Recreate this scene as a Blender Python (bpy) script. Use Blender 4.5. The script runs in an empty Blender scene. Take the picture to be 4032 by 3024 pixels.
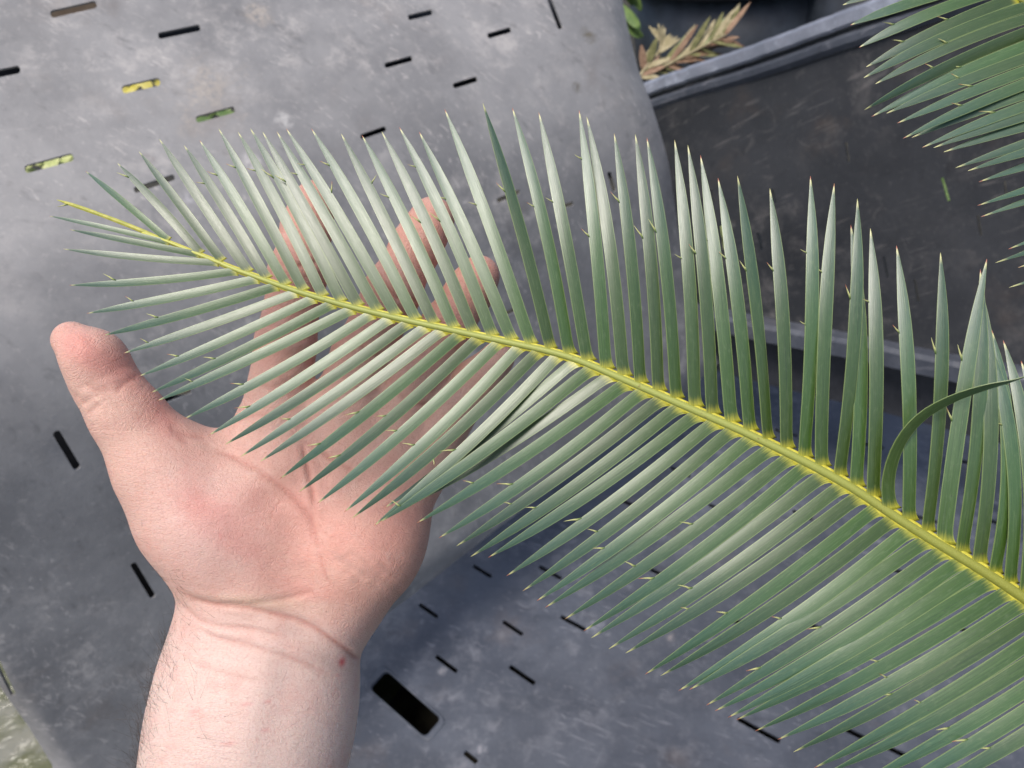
import bpy, bmesh, math, random
import numpy as np
from mathutils import Vector, Matrix
from mathutils.geometry import delaunay_2d_cdt

random.seed(7)
rng = np.random.default_rng(7)
S = bpy.context.scene
COL = S.collection

# ------------------------------------------------------------------ camera
FPX = 2912.0                      # focal length in pixels of the 4032 x 3024 frame (26 mm equivalent)
CX, CY = 2016.0, 1512.0
UPC = np.array([-0.12, 0.76, 0.63]); UPC /= np.linalg.norm(UPC)   # world up seen from the lens
FW = np.array([0, 0, -1.0]); FW = FW - FW.dot(UPC) * UPC; FW /= np.linalg.norm(FW)
RT = np.cross(FW, UPC)
R = np.array([RT, FW, UPC])       # lens axes -> world axes
EYE = np.array([0.0, 0.0, 1.3])
cam = bpy.data.cameras.new("camera"); camo = bpy.data.objects.new("camera", cam); COL.objects.link(camo)
cam.sensor_width = 36; cam.lens = 26; cam.clip_start = 0.01; cam.clip_end = 200
M4 = np.eye(4); M4[:3, :3] = R; M4[:3, 3] = EYE
camo.matrix_world = Matrix(M4.tolist())
cam.dof.use_dof = True; cam.dof.focus_distance = 0.222; cam.dof.aperture_fstop = 21.0
S.camera = camo

# ------------------------------------------------------------------ light
SUN_CAM = np.array([-0.34, 0.52, 0.78]); SUN_CAM /= np.linalg.norm(SUN_CAM)   # towards the brightest patch of cloud
sw = R @ SUN_CAM
sun_el = math.asin(sw[2]); sun_az = math.atan2(sw[0], sw[1])
world = bpy.data.worlds.new("World"); S.world = world; world.use_nodes = True
wt = world.node_tree; wt.nodes.clear()
sky = wt.nodes.new("ShaderNodeTexSky"); sky.sky_type = 'NISHITA'; sky.sun_disc = False
sky.sun_elevation = sun_el; sky.sun_rotation = sun_az; sky.dust_density = 3.0; sky.air_density = 1.0; sky.ozone_density = 1.0
bg = wt.nodes.new("ShaderNodeBackground"); bg.inputs[1].default_value = 0.13
wo = wt.nodes.new("ShaderNodeOutputWorld")
wt.links.new(sky.outputs[0], bg.inputs[0]); wt.links.new(bg.outputs[0], wo.inputs[0])
sl = bpy.data.lights.new("sun", 'SUN'); sl.energy = 2.2; sl.angle = math.radians(25); sl.color = (1.0, 0.95, 0.88)
so = bpy.data.objects.new("sun", sl); COL.objects.link(so)
so.rotation_euler = Vector(sw.tolist()).to_track_quat('Z', 'Y').to_euler()
S.view_settings.view_transform = 'Standard'; S.view_settings.look = 'None'
S.view_settings.exposure = 0.42; S.view_settings.gamma = 1.0; S.view_settings.use_curve_mapping = False
S.cycles.use_denoising = True; S.cycles.use_adaptive_sampling = True; S.cycles.adaptive_threshold = 0.02
S.cycles.max_bounces = 5; S.cycles.diffuse_bounces = 3; S.cycles.glossy_bounces = 2; S.cycles.transmission_bounces = 2

# ------------------------------------------------------------------ helpers
def camp(x, y, d):                # pixel + depth -> lens coordinates
    return np.array([(x - CX) / FPX * d, -(y - CY) / FPX * d, -d])
def W(p):                         # lens coordinates -> world
    p = np.asarray(p, float)
    return p @ R.T + EYE
def at(x, y, d): return W(camp(x, y, d))
def Wd(v): return np.asarray(v, float) @ R.T

def mesh_obj(name, verts, faces, mat, parent=None, origin=None, smooth=True, uv=None):
    verts = np.asarray(verts, float)
    o0 = np.zeros(3) if origin is None else np.asarray(origin, float)
    me = bpy.data.meshes.new(name)
    me.from_pydata((verts - o0).tolist(), [], [list(map(int, f)) for f in faces])
    me.materials.append(mat)
    if smooth: me.polygons.foreach_set("use_smooth", [True] * len(me.polygons))
    if uv is not None:
        ul = me.uv_layers.new(name="UVMap")
        li = np.zeros(len(me.loops), np.int32); me.loops.foreach_get("vertex_index", li)
        ul.data.foreach_set("uv", np.asarray(uv, np.float32)[li].ravel())
    me.update()
    o = bpy.data.objects.new(name, me); COL.objects.link(o)
    if parent is not None:
        o.parent = parent
        pw = np.array(parent["_w"]) if "_w" in parent else np.zeros(3)
        o.location = (o0 - pw).tolist()
        o["_w"] = o0.tolist()
    else:
        o.location = o0.tolist(); o["_w"] = o0.tolist()
    return o
def thing(name, label, cat, loc, group=None):
    o = bpy.data.objects.new(name, None); COL.objects.link(o)
    o.empty_display_size = 0.02
    o.location = list(map(float, loc)); o["_w"] = list(map(float, loc)); o["label"] = label; o["category"] = cat
    if group: o["group"] = group
    return o
def tag(o, label, cat=None, group=None, kind=None):
    if label: o["label"] = label
    if cat: o["category"] = cat
    if group: o["group"] = group
    if kind: o["kind"] = kind
    return o

class NT:                          # small node helper
    def __init__(s, name):
        s.m = bpy.data.materials.new(name); s.m.use_nodes = True
        s.t = s.m.node_tree; s.t.nodes.clear()
        s.out = s.n("ShaderNodeOutputMaterial"); s.b = s.n("ShaderNodeBsdfPrincipled")
        s.l(s.b.outputs[0], s.out.inputs[0])
    def n(s, k, **kw):
        x = s.t.nodes.new(k)
        for a, v in kw.items(): setattr(x, a, v)
        return x
    def l(s, a, b): s.t.links.new(a, b)
    def put(s, sock, v):
        if hasattr(v, "is_linked") or hasattr(v, "links"): s.l(v, sock)
        else: sock.default_value = v
    def math(s, op, a, b=0.0, c=None, clamp=False):
        x = s.n("ShaderNodeMath", operation=op, use_clamp=clamp)
        s.put(x.inputs[0], a); s.put(x.inputs[1], b)
        if c is not None: s.put(x.inputs[2], c)
        return x.outputs[0]
    def mix(s, f, a, b, mode='MIX'):
        x = s.n("ShaderNodeMix", data_type='RGBA', blend_type=mode)
        s.put(x.inputs[0], f)
        s.put(x.inputs[6], a if not isinstance(a, tuple) else (*a, 1)[:4]); s.put(x.inputs[7], b if not isinstance(b, tuple) else (*b, 1)[:4])
        return x.outputs[2]
    def ramp(s, v, lo, hi, smooth=True):
        x = s.n("ShaderNodeMapRange", interpolation_type='SMOOTHSTEP' if smooth else 'LINEAR')
        s.put(x.inputs[0], v); x.inputs[1].default_value = lo; x.inputs[2].default_value = hi
        return x.outputs[0]
    def noise(s, vec, scale, detail=4, rough=0.55, dist=0.0):
        x = s.n("ShaderNodeTexNoise"); s.put(x.inputs["Vector"], vec)
        x.inputs["Scale"].default_value = scale; x.inputs["Detail"].default_value = detail
        x.inputs["Roughness"].default_value = rough; x.inputs["Distortion"].default_value = dist
        return x.outputs[0]
    def mapping(s, vec, scale=(1, 1, 1), rot=(0, 0, 0), loc=(0, 0, 0)):
        x = s.n("ShaderNodeMapping"); s.put(x.inputs[0], vec)
        x.inputs[1].default_value = loc; x.inputs[2].default_value = rot; x.inputs[3].default_value = scale
        return x.outputs[0]
    def strips(s, vec, scale, rot): return s.mapping(s.mapping(vec, rot=rot), scale=scale)
    def geo(s): return s.n("ShaderNodeNewGeometry").outputs["Position"]
    def uv(s): return s.n("ShaderNodeTexCoord").outputs["UV"]
    def bump(s, h, dist, strength=1.0, prev=None):
        x = s.n("ShaderNodeBump"); x.inputs["Strength"].default_value = strength; x.inputs["Distance"].default_value = dist
        s.put(x.inputs["Height"], h)
        if prev is not None: s.l(prev, x.inputs["Normal"])
        return x.outputs[0]
    def set(s, **kw):
        names = dict(color="Base Color", rough="Roughness", spec="Specular IOR Level", normal="Normal", metal="Metallic",
                     sss="Subsurface Weight", coat="Coat Weight", coatr="Coat Roughness", ior="IOR", trans="Transmission Weight", sheen="Sheen Weight")
        for k, v in kw.items():
            if isinstance(v, tuple) and len(v) == 3: v = (*v, 1)
            s.put(s.b.inputs[names[k]], v)
        return s.m

# ------------------------------------------------------------------ materials
def plastic(name, dark, light, dust, dust_amt, brown=0.25, rough=0.55, spots=(), streak_rot=0.0, dscale=1.0):
    t = NT(name); p = t.geo()
    big = t.noise(p, 7 * dscale, 5, 0.66, 0.1); mid = t.noise(p, 30 * dscale, 8, 0.72, 0.15); fine = t.noise(p, 160, 3, 0.65)
    col = t.mix(t.ramp(big, 0.32, 0.68), dark, light)
    cloud = t.math('MULTIPLY', t.ramp(mid, 0.46, 0.72), t.ramp(t.noise(p, 4.2 * dscale, 3), 0.35, 0.62))
    col = t.mix(t.math('MULTIPLY', cloud, dust_amt), col, dust)
    br = t.math('MULTIPLY', t.ramp(t.noise(t.mapping(p, loc=(3, 1, 2)), 11 * dscale, 6, 0.6), 0.55, 0.78), brown)
    col = t.mix(br, col, (0.13, 0.085, 0.055))
    # scuffs: long thin scratches in two directions
    for k, (rz, sc) in enumerate(((0.6, (9, 230, 60)), (-0.9, (170, 7, 90)))):
        sv = t.noise(t.strips(p, sc, (0.3 * k, 0.5, rz + streak_rot)), 1.0, 3, 0.55, 0.4)
        gate = t.ramp(t.noise(t.mapping(p, loc=(k, 0, 0)), 9, 2), 0.48, 0.62)
        col = t.mix(t.math('MULTIPLY', t.math('MULTIPLY', t.ramp(sv, 0.60, 0.70), gate), 0.50), col, dust)
    dk = t.noise(t.strips(p, (14, 90, 40), (0.2, 0.4, 0.25)), 1.0, 4, 0.6, 0.3)
    col = t.mix(t.math('MULTIPLY', t.ramp(dk, 0.58, 0.74), 0.35), col, tuple(c * 0.45 for c in dark))
    wv = t.n("ShaderNodeTexVoronoi", feature='DISTANCE_TO_EDGE'); t.put(wv.inputs["Vector"], t.mix(0.12, p, t.n("ShaderNodeTexNoise").outputs[1]))
    wv.inputs["Scale"].default_value = 6.5
    line = t.math('SUBTRACT', 1.0, t.ramp(wv.outputs["Distance"], 0.0, 0.02))
    col = t.mix(t.math('MULTIPLY', t.math('MULTIPLY', line, t.ramp(mid, 0.5, 0.62)), 0.25), col, dust)
    col = t.mix(t.math('MULTIPLY', t.ramp(fine, 0.56, 0.74), 0.20), col, dust)
    for (c, r, sc, a) in spots:          # single stains and splashes, and the shade of a floor dimple
        d = t.n("ShaderNodeVectorMath", operation='DISTANCE'); t.put(d.inputs[0], p); d.inputs[1].default_value = tuple(map(float, c))
        wob = t.math('MULTIPLY', t.math('SUBTRACT', mid, 0.5), 3.2 * r)
        f = t.math('MULTIPLY', t.math('SUBTRACT', 1.0, t.ramp(t.math('ADD', d.outputs["Value"], wob), r * 0.1, r)), t.ramp(fine, 0.30, 0.62))
        col = t.mix(t.math('MULTIPLY', f, a), col, sc)
    n = t.bump(t.noise(p, 45, 4, 0.7), 0.0012, 0.6)
    rg = t.math('ADD', t.math('MULTIPLY', mid, 0.25), rough - 0.12)
    return t.set(color=col, rough=rg, spec=0.4, normal=n)

def leaf_material(name, tone=1.0, yellow=(0.62, 0.56, 0.05), sheen_lo=0.30, pale=0.0):
    t = NT(name); uv = t.uv(); sep = t.n("ShaderNodeSeparateXYZ"); t.l(uv, sep.inputs[0]); u, v = sep.outputs[0], sep.outputs[1]
    oi = t.n("ShaderNodeObjectInfo"); rnd = oi.outputs["Random"]
    off = t.n("ShaderNodeCombineXYZ"); t.l(t.math('MULTIPLY', rnd, 37.0), off.inputs[0]); t.l(t.math('MULTIPLY', rnd, 91.0), off.inputs[1])
    va = t.n("ShaderNodeVectorMath", operation='ADD'); t.l(uv, va.inputs[0]); t.l(off.outputs[0], va.inputs[1]); q = va.outputs[0]
    fib = t.noise(t.mapping(q, scale=(6, 10, 1)), 1.0, 5, 0.68, 0.25)          # fibres along the blade
    fib2 = t.noise(t.mapping(q, scale=(2.2, 22, 1)), 1.0, 3, 0.6, 0.1)
    mott = t.noise(t.mapping(q, scale=(26, 4, 1)), 1.0, 5, 0.7, 0.4)
    g0 = tuple(c * tone for c in (0.070, 0.142, 0.008)); g1 = tuple(c * tone for c in (0.085, 0.164, 0.040)); g2 = tuple(c * tone for c in (0.062, 0.148, 0.080))
    col = t.mix(t.ramp(u, 0.05, 0.45), g0, g1)
    col = t.mix(t.ramp(u, 0.4, 0.85), col, g2)
    col = t.mix(t.math('MULTIPLY', t.ramp(fib2, 0.50, 0.66), 0.75), col, tuple(c * 0.50 for c in g1))
    col = t.mix(t.math('MULTIPLY', t.ramp(t.math('SUBTRACT', 1.0, fib), 0.48, 0.68), 0.26 + pale), col, (0.15, 0.21, 0.085))
    col = t.mix(t.math('MULTIPLY', t.ramp(mott, 0.50, 0.70), 0.24 + pale), col, (0.16, 0.21, 0.095))
    hsv = t.n("ShaderNodeHueSaturation"); t.l(t.math('ADD', 0.49, t.math('MULTIPLY', rnd, 0.02)), hsv.inputs[0])
    t.l(t.math('ADD', 0.80, t.math('MULTIPLY', rnd, 0.4)), hsv.inputs[2]); t.l(col, hsv.inputs[4]); col = hsv.outputs[0]
    e = t.math('ABSOLUTE', t.math('SUBTRACT', v, 0.5))
    col = t.mix(t.math('MULTIPLY', t.ramp(e, 0.42, 0.49), 0.62), col, (0.26, 0.33, 0.10))        # pale cartilaginous margin
    ub = t.math('ADD', u, t.math('MULTIPLY', t.math('SUBTRACT', fib, 0.5), 0.07))
    col = t.mix(t.math('SUBTRACT', 1.0, t.ramp(ub, -0.014, 0.048)), col, yellow)                    # yellow callus at the foot
    spk = t.math('MULTIPLY', t.ramp(t.noise(t.mapping(q, scale=(55, 7, 1)), 1.0, 2, 0.5), 0.72, 0.75), 0.8)
    col = t.mix(spk, col, (0.05, 0.035, 0.03))
    col = t.mix(t.ramp(u, 0.955, 0.985), col, (0.50, 0.49, 0.20))
    col = t.mix(t.math('MULTIPLY', t.ramp(u, 0.982, 0.992), t.ramp(rnd, 0.35, 0.6)), col, (0.42, 0.14, 0.07))
    n = t.bump(t.math('ADD', t.math('ADD', fib, t.math('MULTIPLY', fib2, 0.5)), t.math('MULTIPLY', mott, 0.6)), 0.00004, 0.9)
    rg = t.math('ADD', t.math('ADD', sheen_lo - 0.07, t.math('MULTIPLY', fib, 0.20)), t.math('MULTIPLY', mott, 0.16))
    m = t.set(color=col, rough=rg, spec=0.95, normal=n, coat=0.22, coatr=0.32)
    tr = t.n("ShaderNodeBsdfTranslucent"); t.l(col, tr.inputs[0])
    mx = t.n("ShaderNodeMixShader"); mx.inputs[0].default_value = 0.10
    t.l(t.b.outputs[0], mx.inputs[1]); t.l(tr.outputs[0], mx.inputs[2]); t.l(mx.outputs[0], t.out.inputs[0])
    return m

def rachis_material(name):
    t = NT(name); uv = t.uv(); sep = t.n("ShaderNodeSeparateXYZ"); t.l(uv, sep.inputs[0]); u = sep.outputs[0]; p = t.geo()
    sp = t.noise(p, 2600, 4, 0.65); sp2 = t.noise(t.mapping(p), 600, 4)
    col = t.mix(t.ramp(u, 0.0, 0.30), (0.54, 0.53, 0.12), (0.32, 0.345, 0.08))
    col = t.mix(t.ramp(u, 0.55, 1.0), col, (0.235, 0.235, 0.030))
    col = t.mix(t.math('MULTIPLY', t.ramp(sp, 0.45, 0.7), 0.22), col, (0.42, 0.42, 0.15))
    col = t.mix(t.math('MULTIPLY', t.ramp(sp2, 0.66, 0.74), 0.6), col, (0.16, 0.09, 0.03))
    return t.set(color=col, rough=0.5, spec=0.45, normal=t.bump(sp, 0.00004, 0.5))

def flat_material(name, c1, c2, scale=40, rough=0.6, spec=0.4, bump=0.001):
    t = NT(name); p = t.geo(); nz = t.noise(p, scale, 6, 0.6)
    return t.set(color=t.mix(t.ramp(nz, 0.35, 0.68), c1, c2), rough=rough, spec=spec, normal=t.bump(nz, bump, 0.6))

M_SPINE = NT("spine_mat")
_u = M_SPINE.n("ShaderNodeSeparateXYZ"); M_SPINE.l(M_SPINE.uv(), _u.inputs[0])
_r = M_SPINE.n("ShaderNodeObjectInfo").outputs["Random"]
_c = M_SPINE.mix(M_SPINE.ramp(_u.outputs[0], 0.0, 0.5), (0.12, 0.20, 0.05), (0.46, 0.46, 0.19))
_c = M_SPINE.mix(M_SPINE.math('MULTIPLY', M_SPINE.ramp(_u.outputs[0], 0.65, 0.95), M_SPINE.ramp(_r, 0.3, 0.6)), _c, (0.42, 0.13, 0.07))
M_SPINE = M_SPINE.set(color=_c, rough=0.45, spec=0.4)
M_LEAF = leaf_material("leaflet_mat", tone=0.62)
M_LEAF2 = leaf_material("leaflet_mat_second", tone=0.66)
M_RACHIS = rachis_material("rachis_mat")

# ------------------------------------------------------------------ background: slotted plates with real holes
def slot_outline(p0, p1, w, n=4):
    p0, p1 = np.array(p0, float), np.array(p1, float); t = (p1 - p0); L = np.linalg.norm(t); t /= L; s = np.array([-t[1], t[0]])
    h = w / 2; r = h * (0.75 if w < 60 else 0.42); pts = []
    for c, a0 in ((p1 - t * r + s * (h - r), 90), (p1 - t * r - s * (h - r), 0), (p0 + t * r - s * (h - r), -90), (p0 + t * r + s * (h - r), 180)):
        for k in range(n):
            a = math.radians(a0 - 90 * k / (n - 1)); pts.append(c + r * (t * math.cos(a) + s * math.sin(a)))
    return np.array(pts)
def inside(poly, p):
    x, y = p[:, 0], p[:, 1]; r = np.zeros(len(p), bool); j = len(poly) - 1
    for i in range(len(poly)):
        xi, yi = poly[i]; xj, yj = poly[j]
        c = ((yi > y) != (yj > y)) & (x < (xj - xi) * (y - yi) / (yj - yi + 1e-12) + xi); r ^= c; j = i
    return r
def seg_dist(p, a, b):
    a, b = np.asarray(a, float), np.asarray(b, float); ab = b - a
    t = np.clip(((p - a) @ ab) / ab.dot(ab), 0, 1); return np.linalg.norm(p - (a + t[:, None] * ab), axis=1)
def plate(name, outline, holes, depth, thick, mat, parent, step=70, extra=None):
    """sheet over the outline; depth(points)->metres; holes are real openings with walls"""
    outline = np.array(outline, float)
    dense = []
    for i in range(len(outline)):
        a, b = outline[i], outline[(i + 1) % len(outline)]; m = max(1, int(np.linalg.norm(b - a) / step))
        dense += [a + (b - a) * k / m for k in range(m)]
    loops = [np.array(dense)] + [np.array(h) for h in holes]
    pts = []; edges = []; lid = []
    for lp in loops:
        b = len(pts); n = len(lp); pts += list(lp); edges += [(b + k, b + (k + 1) % n) for k in range(n)]; lid.append((b, n))
    lo, hi = outline.min(0), outline.max(0)
    gx, gy = np.meshgrid(np.arange(lo[0], hi[0], step), np.arange(lo[1], hi[1], step)); g = np.stack([gx.ravel(), gy.ravel()], 1)
    if extra is not None: g = np.vstack([g, extra])
    ok = inside(loops[0], g)
    for h in loops[1:]: ok &= ~inside(h, g)
    g = g[ok]
    keep = np.ones(len(g), bool)
    allp = np.array(pts)
    for k in range(len(g)):
        if np.min(np.sum((allp - g[k]) ** 2, 1)) < 5 ** 2: keep[k] = False
    pts += list(g[keep])
    vs, es, fs, *_ = delaunay_2d_cdt([Vector(p) for p in pts], edges, [], 0, 1e-4)
    V = np.array([[v.x, v.y] for v in vs]); F = np.array([f for f in fs if len(f) == 3])
    cen = V[F].mean(1); ok = inside(loops[0], cen)
    for h in loops[1:]: ok &= ~inside(h, cen)
    F = F[ok]
    # orient towards the lens
    a, b, c = V[F[:, 0]], V[F[:, 1]], V[F[:, 2]]
    ar = (b[:, 0] - a[:, 0]) * (c[:, 1] - a[:, 1]) - (b[:, 1] - a[:, 1]) * (c[:, 0] - a[:, 0])
    F[ar > 0] = F[ar > 0][:, ::-1]
    d = depth(V); n = len(V)
    P = np.stack([(V[:, 0] - CX) / FPX * d, -(V[:, 1] - CY) / FPX * d, -d], 1)
    # true normals so that the sheet has even thickness
    N = np.zeros_like(P); fn = np.cross(P[F[:, 1]] - P[F[:, 0]], P[F[:, 2]] - P[F[:, 0]])
    for k in range(3): np.add.at(N, F[:, k], fn)
    N /= np.linalg.norm(N, axis=1)[:, None] + 1e-12
    Q = P - N * thick
    ec = {}
    for f in F:
        for k in range(3):
            e = (int(f[k]), int(f[(k + 1) % 3])); ec[e] = 1
    bord = [e for e in ec if (e[1], e[0]) not in ec]
    allv = np.vstack([P, Q]); faces = [list(f) for f in F] + [[f[2] + n, f[1] + n, f[0] + n] for f in F]
    faces += [[e[1], e[0], e[0] + n, e[1] + n] for e in bord]
    o = mesh_obj(name, W(allv), faces, mat, parent, origin=(np.array(parent["_w"]) if parent is not None else None), smooth=False)
    sm = [True] * len(F) + [True] * len(F) + [False] * len(bord)
    o.data.polygons.foreach_set("use_smooth", sm)
    bm = bmesh.new(); bm.from_mesh(o.data)
    for e in bm.edges:
        if len(e.link_faces) == 2 and e.link_faces[0].smooth != e.link_faces[1].smooth: e.smooth = False
    bm.to_mesh(o.data); bm.free()
    return o
def plane_inv(a, b, c):           # 1/depth is linear in the picture for a flat sheet
    A = np.array([[p[0], p[1], 1] for p in (a, b, c)], float); s = np.linalg.solve(A, [1 / p[2] for p in (a, b, c)])
    return lambda V: V[:, 0] * s[0] + V[:, 1] * s[1] + s[2]

M_DARK0 = flat_material("slot_backing_dark", (0.02, 0.021, 0.025), (0.035, 0.036, 0.042), 30, 0.5)
# tall pale bin (upper left) --------------------------------------------------
iA = plane_inv((0, 1450, 0.62), (2600, 1450, 0.82), (1200, 0, 0.82))
_k = 1 / iA(np.array([[2300., 430.]]))[0]
iB = plane_inv((0, 1480, 0.625), (2300, 430, _k), (600, 3000, 0.86))
EDGE = [(2830, 1430), (2700, 1545), (2480, 1690), (1960, 2080), (1640, 2330), (1100, 2740), (640, 3120)]
REDGE = [(2438, -60), (2470, 100), (2512, 270), (2562, 400), (2600, 520), (2632, 640), (2668, 880), (2740, 1180), (2830, 1430)]
LEDGE = [(215, 3120), (205, 3010), (108, 2854), (38, 2759), (-10, 2690), (-260, 2400)]
def dAB(V):
    a, b = iA(V), iB(V); k = 0.16
    h = np.clip(0.5 + 0.5 * (a - b) / k, 0, 1); inv = a * (1 - h) + b * h - k * h * (1 - h)     # smooth min: rounded bend
    d = 1 / inv
    e = np.full(len(V), 1e9)
    for L in (EDGE, LEDGE, REDGE):
        for i in range(len(L) - 1): e = np.minimum(e, seg_dist(V, L[i], L[i + 1]))
    return d + 0.022 * np.clip(1 - e / 75, 0, 1) ** 2.2                                            # rounded lip
outAB = [(-260, -60)] + REDGE + EDGE[1:] + LEDGE
slotsA = [((199, 57), (380, 16), 24), ((623, 142), (788, 108), 21), ((-60, 300), (79, 272), 25), ((481, 354), (630, 320), 25), ((772, 472), (924, 430), 21),
          ((98, 668), (288, 617), 25), ((528, 750), (687, 696), 19), ((1607, 70), (1702, 47), 17), ((1920, 142), (2012, 116), 17), ((1515, 259), (1623, 229), 17),
          ((1784, 339), (1879, 310), 17), ((2161, -10), (2208, 114), 15), ((1958, 791), (2047, 753), 15), ((2211, 816), (2259, 800), 14), ((2398, 677), (2420, 753), 13),
          ((218, 1699), (307, 1848), 25), ((522, 2218), (604, 2354), 20), ((620, 1589), (753, 1538), 17), ((-14, 2600), (54, 2738), 17),
          ((1960, 1250), (2050, 1210), 14), ((1420, 540), (1520, 505), 16)]
binA = thing("slotted_bin", "tall pale grey slotted plastic bin behind the open hand", "bin", at(1000, 1500, 0.8))
rimpts = []
for L in (EDGE, LEDGE, REDGE):
    for i in range(len(L) - 1):
        a, b = np.array(L[i], float), np.array(L[i + 1], float); t = (b - a) / np.linalg.norm(b - a); s = np.array([-t[1], t[0]])
        m = int(np.linalg.norm(b - a) / 40)
        for k in range(m):
            for o_ in (12, 26, 42, 60, 80): rimpts += [a + t * (k * 40) + s * o_, a + t * (k * 40) - s * o_]
spA = [(at(990, 640, dAB(np.array([[990, 640.]]))[0]), 0.012, (0.55, 0.52, 0.50), 0.8), (at(1120, 470, dAB(np.array([[1120, 470.]]))[0]), 0.010, (0.5, 0.48, 0.46), 0.7),
       (at(820, 330, dAB(np.array([[820, 330.]]))[0]), 0.045, (0.42, 0.36, 0.30), 0.55), (at(590, 630, dAB(np.array([[590, 630.]]))[0]), 0.012, (0.12, 0.09, 0.08), 0.6),
       (at(1010, 50, dAB(np.array([[1010, 50.]]))[0]), 0.018, (0.50, 0.42, 0.34), 0.6), (at(735, 790, dAB(np.array([[735, 790.]]))[0]), 0.012, (0.5, 0.48, 0.5), 0.5),
       (at(2325, 140, dAB(np.array([[2325, 140.]]))[0]), 0.014, (0.10, 0.08, 0.04), 0.7), (at(2275, 340, dAB(np.array([[2275, 340.]]))[0]), 0.009, (0.10, 0.08, 0.04), 0.7),
       (at(780, 560, dAB(np.array([[780, 260.]]))[0]), 0.03, (0.42, 0.36, 0.30), 0.4)]
M_PA = plastic("faded_grey_plastic", (0.190, 0.186, 0.187), (0.285, 0.276, 0.273), (0.52, 0.48, 0.45), 0.65, brown=0.32, rough=0.6, spots=spA)
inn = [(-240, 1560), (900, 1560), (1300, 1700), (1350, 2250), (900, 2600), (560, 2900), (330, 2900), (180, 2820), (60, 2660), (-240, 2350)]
plate("added_slot_backing", inn, [], lambda V: dAB(V) + 0.05, 0.004, M_DARK0, binA, step=150)  # dark sheet added behind the lower slots to make them black
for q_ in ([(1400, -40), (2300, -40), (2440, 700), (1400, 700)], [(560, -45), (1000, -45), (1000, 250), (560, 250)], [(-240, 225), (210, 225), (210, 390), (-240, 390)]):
    plate("added_slot_backing", q_, [], lambda V: dAB(V) + 0.03, 0.004, M_DARK0, binA, step=150)  # dark sheets added behind groups of upper slots to blacken them
plate("wall_panel", outAB, [slot_outline(s[0], s[1], s[2] * 1.25) for s in slotsA], dAB, 0.0024, M_PA, binA, extra=np.array(rimpts))

# dark bin with slotted floor (right and below) --------------------------------
iC = plane_inv((1700, 2500, 1.20), (4032, 3024, 0.945), (3400, 1650, 1.45))
dC = lambda V: 1 / iC(V)
slotsC = [((1863, 2227), (1936, 2271), 12), ((2123, 2230), (2211, 2278), 12), ((1651, 2379), (1724, 2430), 13), ((1980, 2446), (2059, 2499), 14), ((2208, 2427), (2306, 2480), 14),
          ((1715, 2582), (1800, 2645), 15), ((2006, 2623), (2107, 2692), 16), ((1828, 2961), (1879, 3002), 18), ((2904, 2828), (3072, 2920), 17), ((3330, 2870), (3440, 2925), 17),
          ((3475, 2932), (3600, 2992), 17), ((3470, 2225), (3575, 2262), 13), ((3543, 2013), (3690, 2056), 12), ((3740, 2460), (3850, 2498), 14), ((2440, 1965), (2530, 2008), 12),
          ((2640, 1840), (2720, 1876), 11), ((2790, 1985), (2872, 2022), 12), ((3120, 2010), (3200, 2044), 12), ((3150, 2440), (3250, 2485), 14), ((2560, 2240), (2650, 2285), 13),
          ((2850, 2420), (2950, 2470), 14), ((3050, 1690), (3140, 1716), 9), ((3380, 1740), (3480, 1765), 9), ((3730, 1800), (3840, 1830), 10), ((3900, 2050), (4010, 2085), 12)]
rect = slot_outline(((1518 + 1458) / 2, (2648 + 2702) / 2), ((1737 + 1673) / 2, (2832 + 2901) / 2), 98, 5)
c0 = rect.mean(0); 
outC = [(2300, 1640), (2860, 1415), (4500, 1640), (4600, 3300), (500, 3300), (900, 2500)]
binC = thing("slotted_bin", "dark grey plastic bin with slotted floor and raised rim, at right", "bin", at(3000, 2000, 1.0))
def spotC(x, y, r, c, a): return (at(x, y, dC(np.array([[x, y]], float))[0]), r, c, a)
M_PC = plastic("slate_plastic", (0.046, 0.052, 0.067), (0.080, 0.088, 0.108), (0.20, 0.20, 0.22), 0.55, brown=0.22, rough=0.50,
               spots=[spotC(1537, 2496, 0.012, (0.03, 0.032, 0.04), 0.8), spotC(1895, 2950, 0.010, (0.5, 0.48, 0.5), 0.5), spotC(2340, 2465, 0.02, (0.42, 0.42, 0.46), 0.4),  # first dark spot paints the shade of a round dimple
                      spotC(2640, 2510, 0.012, (0.35, 0.3, 0.28), 0.6), spotC(1745, 2640, 0.01, (0.4, 0.38, 0.38), 0.4)])
plate("floor_panel", outC, [slot_outline(s[0], s[1], s[2] * 1.2) for s in slotsC] + [rect], dC, 0.004, M_PC, binC, step=120)
# moulded collar round the hand hole
def ring(outl, dep, w, h, name, mat, parent):
    n = len(outl); c = outl.mean(0); up = np.array([-0.12, 0.76, 0.63]); up /= np.linalg.norm(up)
    rows = []
    for k, (off, hh) in enumerate(((1, -0.002), (2, h * 0.8), (6, h), (w - 6, h), (w, h * 0.6), (w + 3, -0.003))):
        d = outl - c; L = np.linalg.norm(d, axis=1)[:, None]; q = outl + d / L * off
        dd = dep(q); P = np.stack([(q[:, 0] - CX) / FPX * dd, -(q[:, 1] - CY) / FPX * dd, -dd], 1) + up * hh; rows.append(P)
    V = np.vstack(rows); F = []
    for k in range(len(rows) - 1):
        for j in range(n): F.append([k * n + j, k * n + (j + 1) % n, (k + 1) * n + (j + 1) % n, (k + 1) * n + j])
    return mesh_obj(name, W(V), F, mat, parent, origin=np.array(parent["_w"]))
ring(rect, dC, 26, 0.0018, "hole_collar", M_PC, binC)
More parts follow.
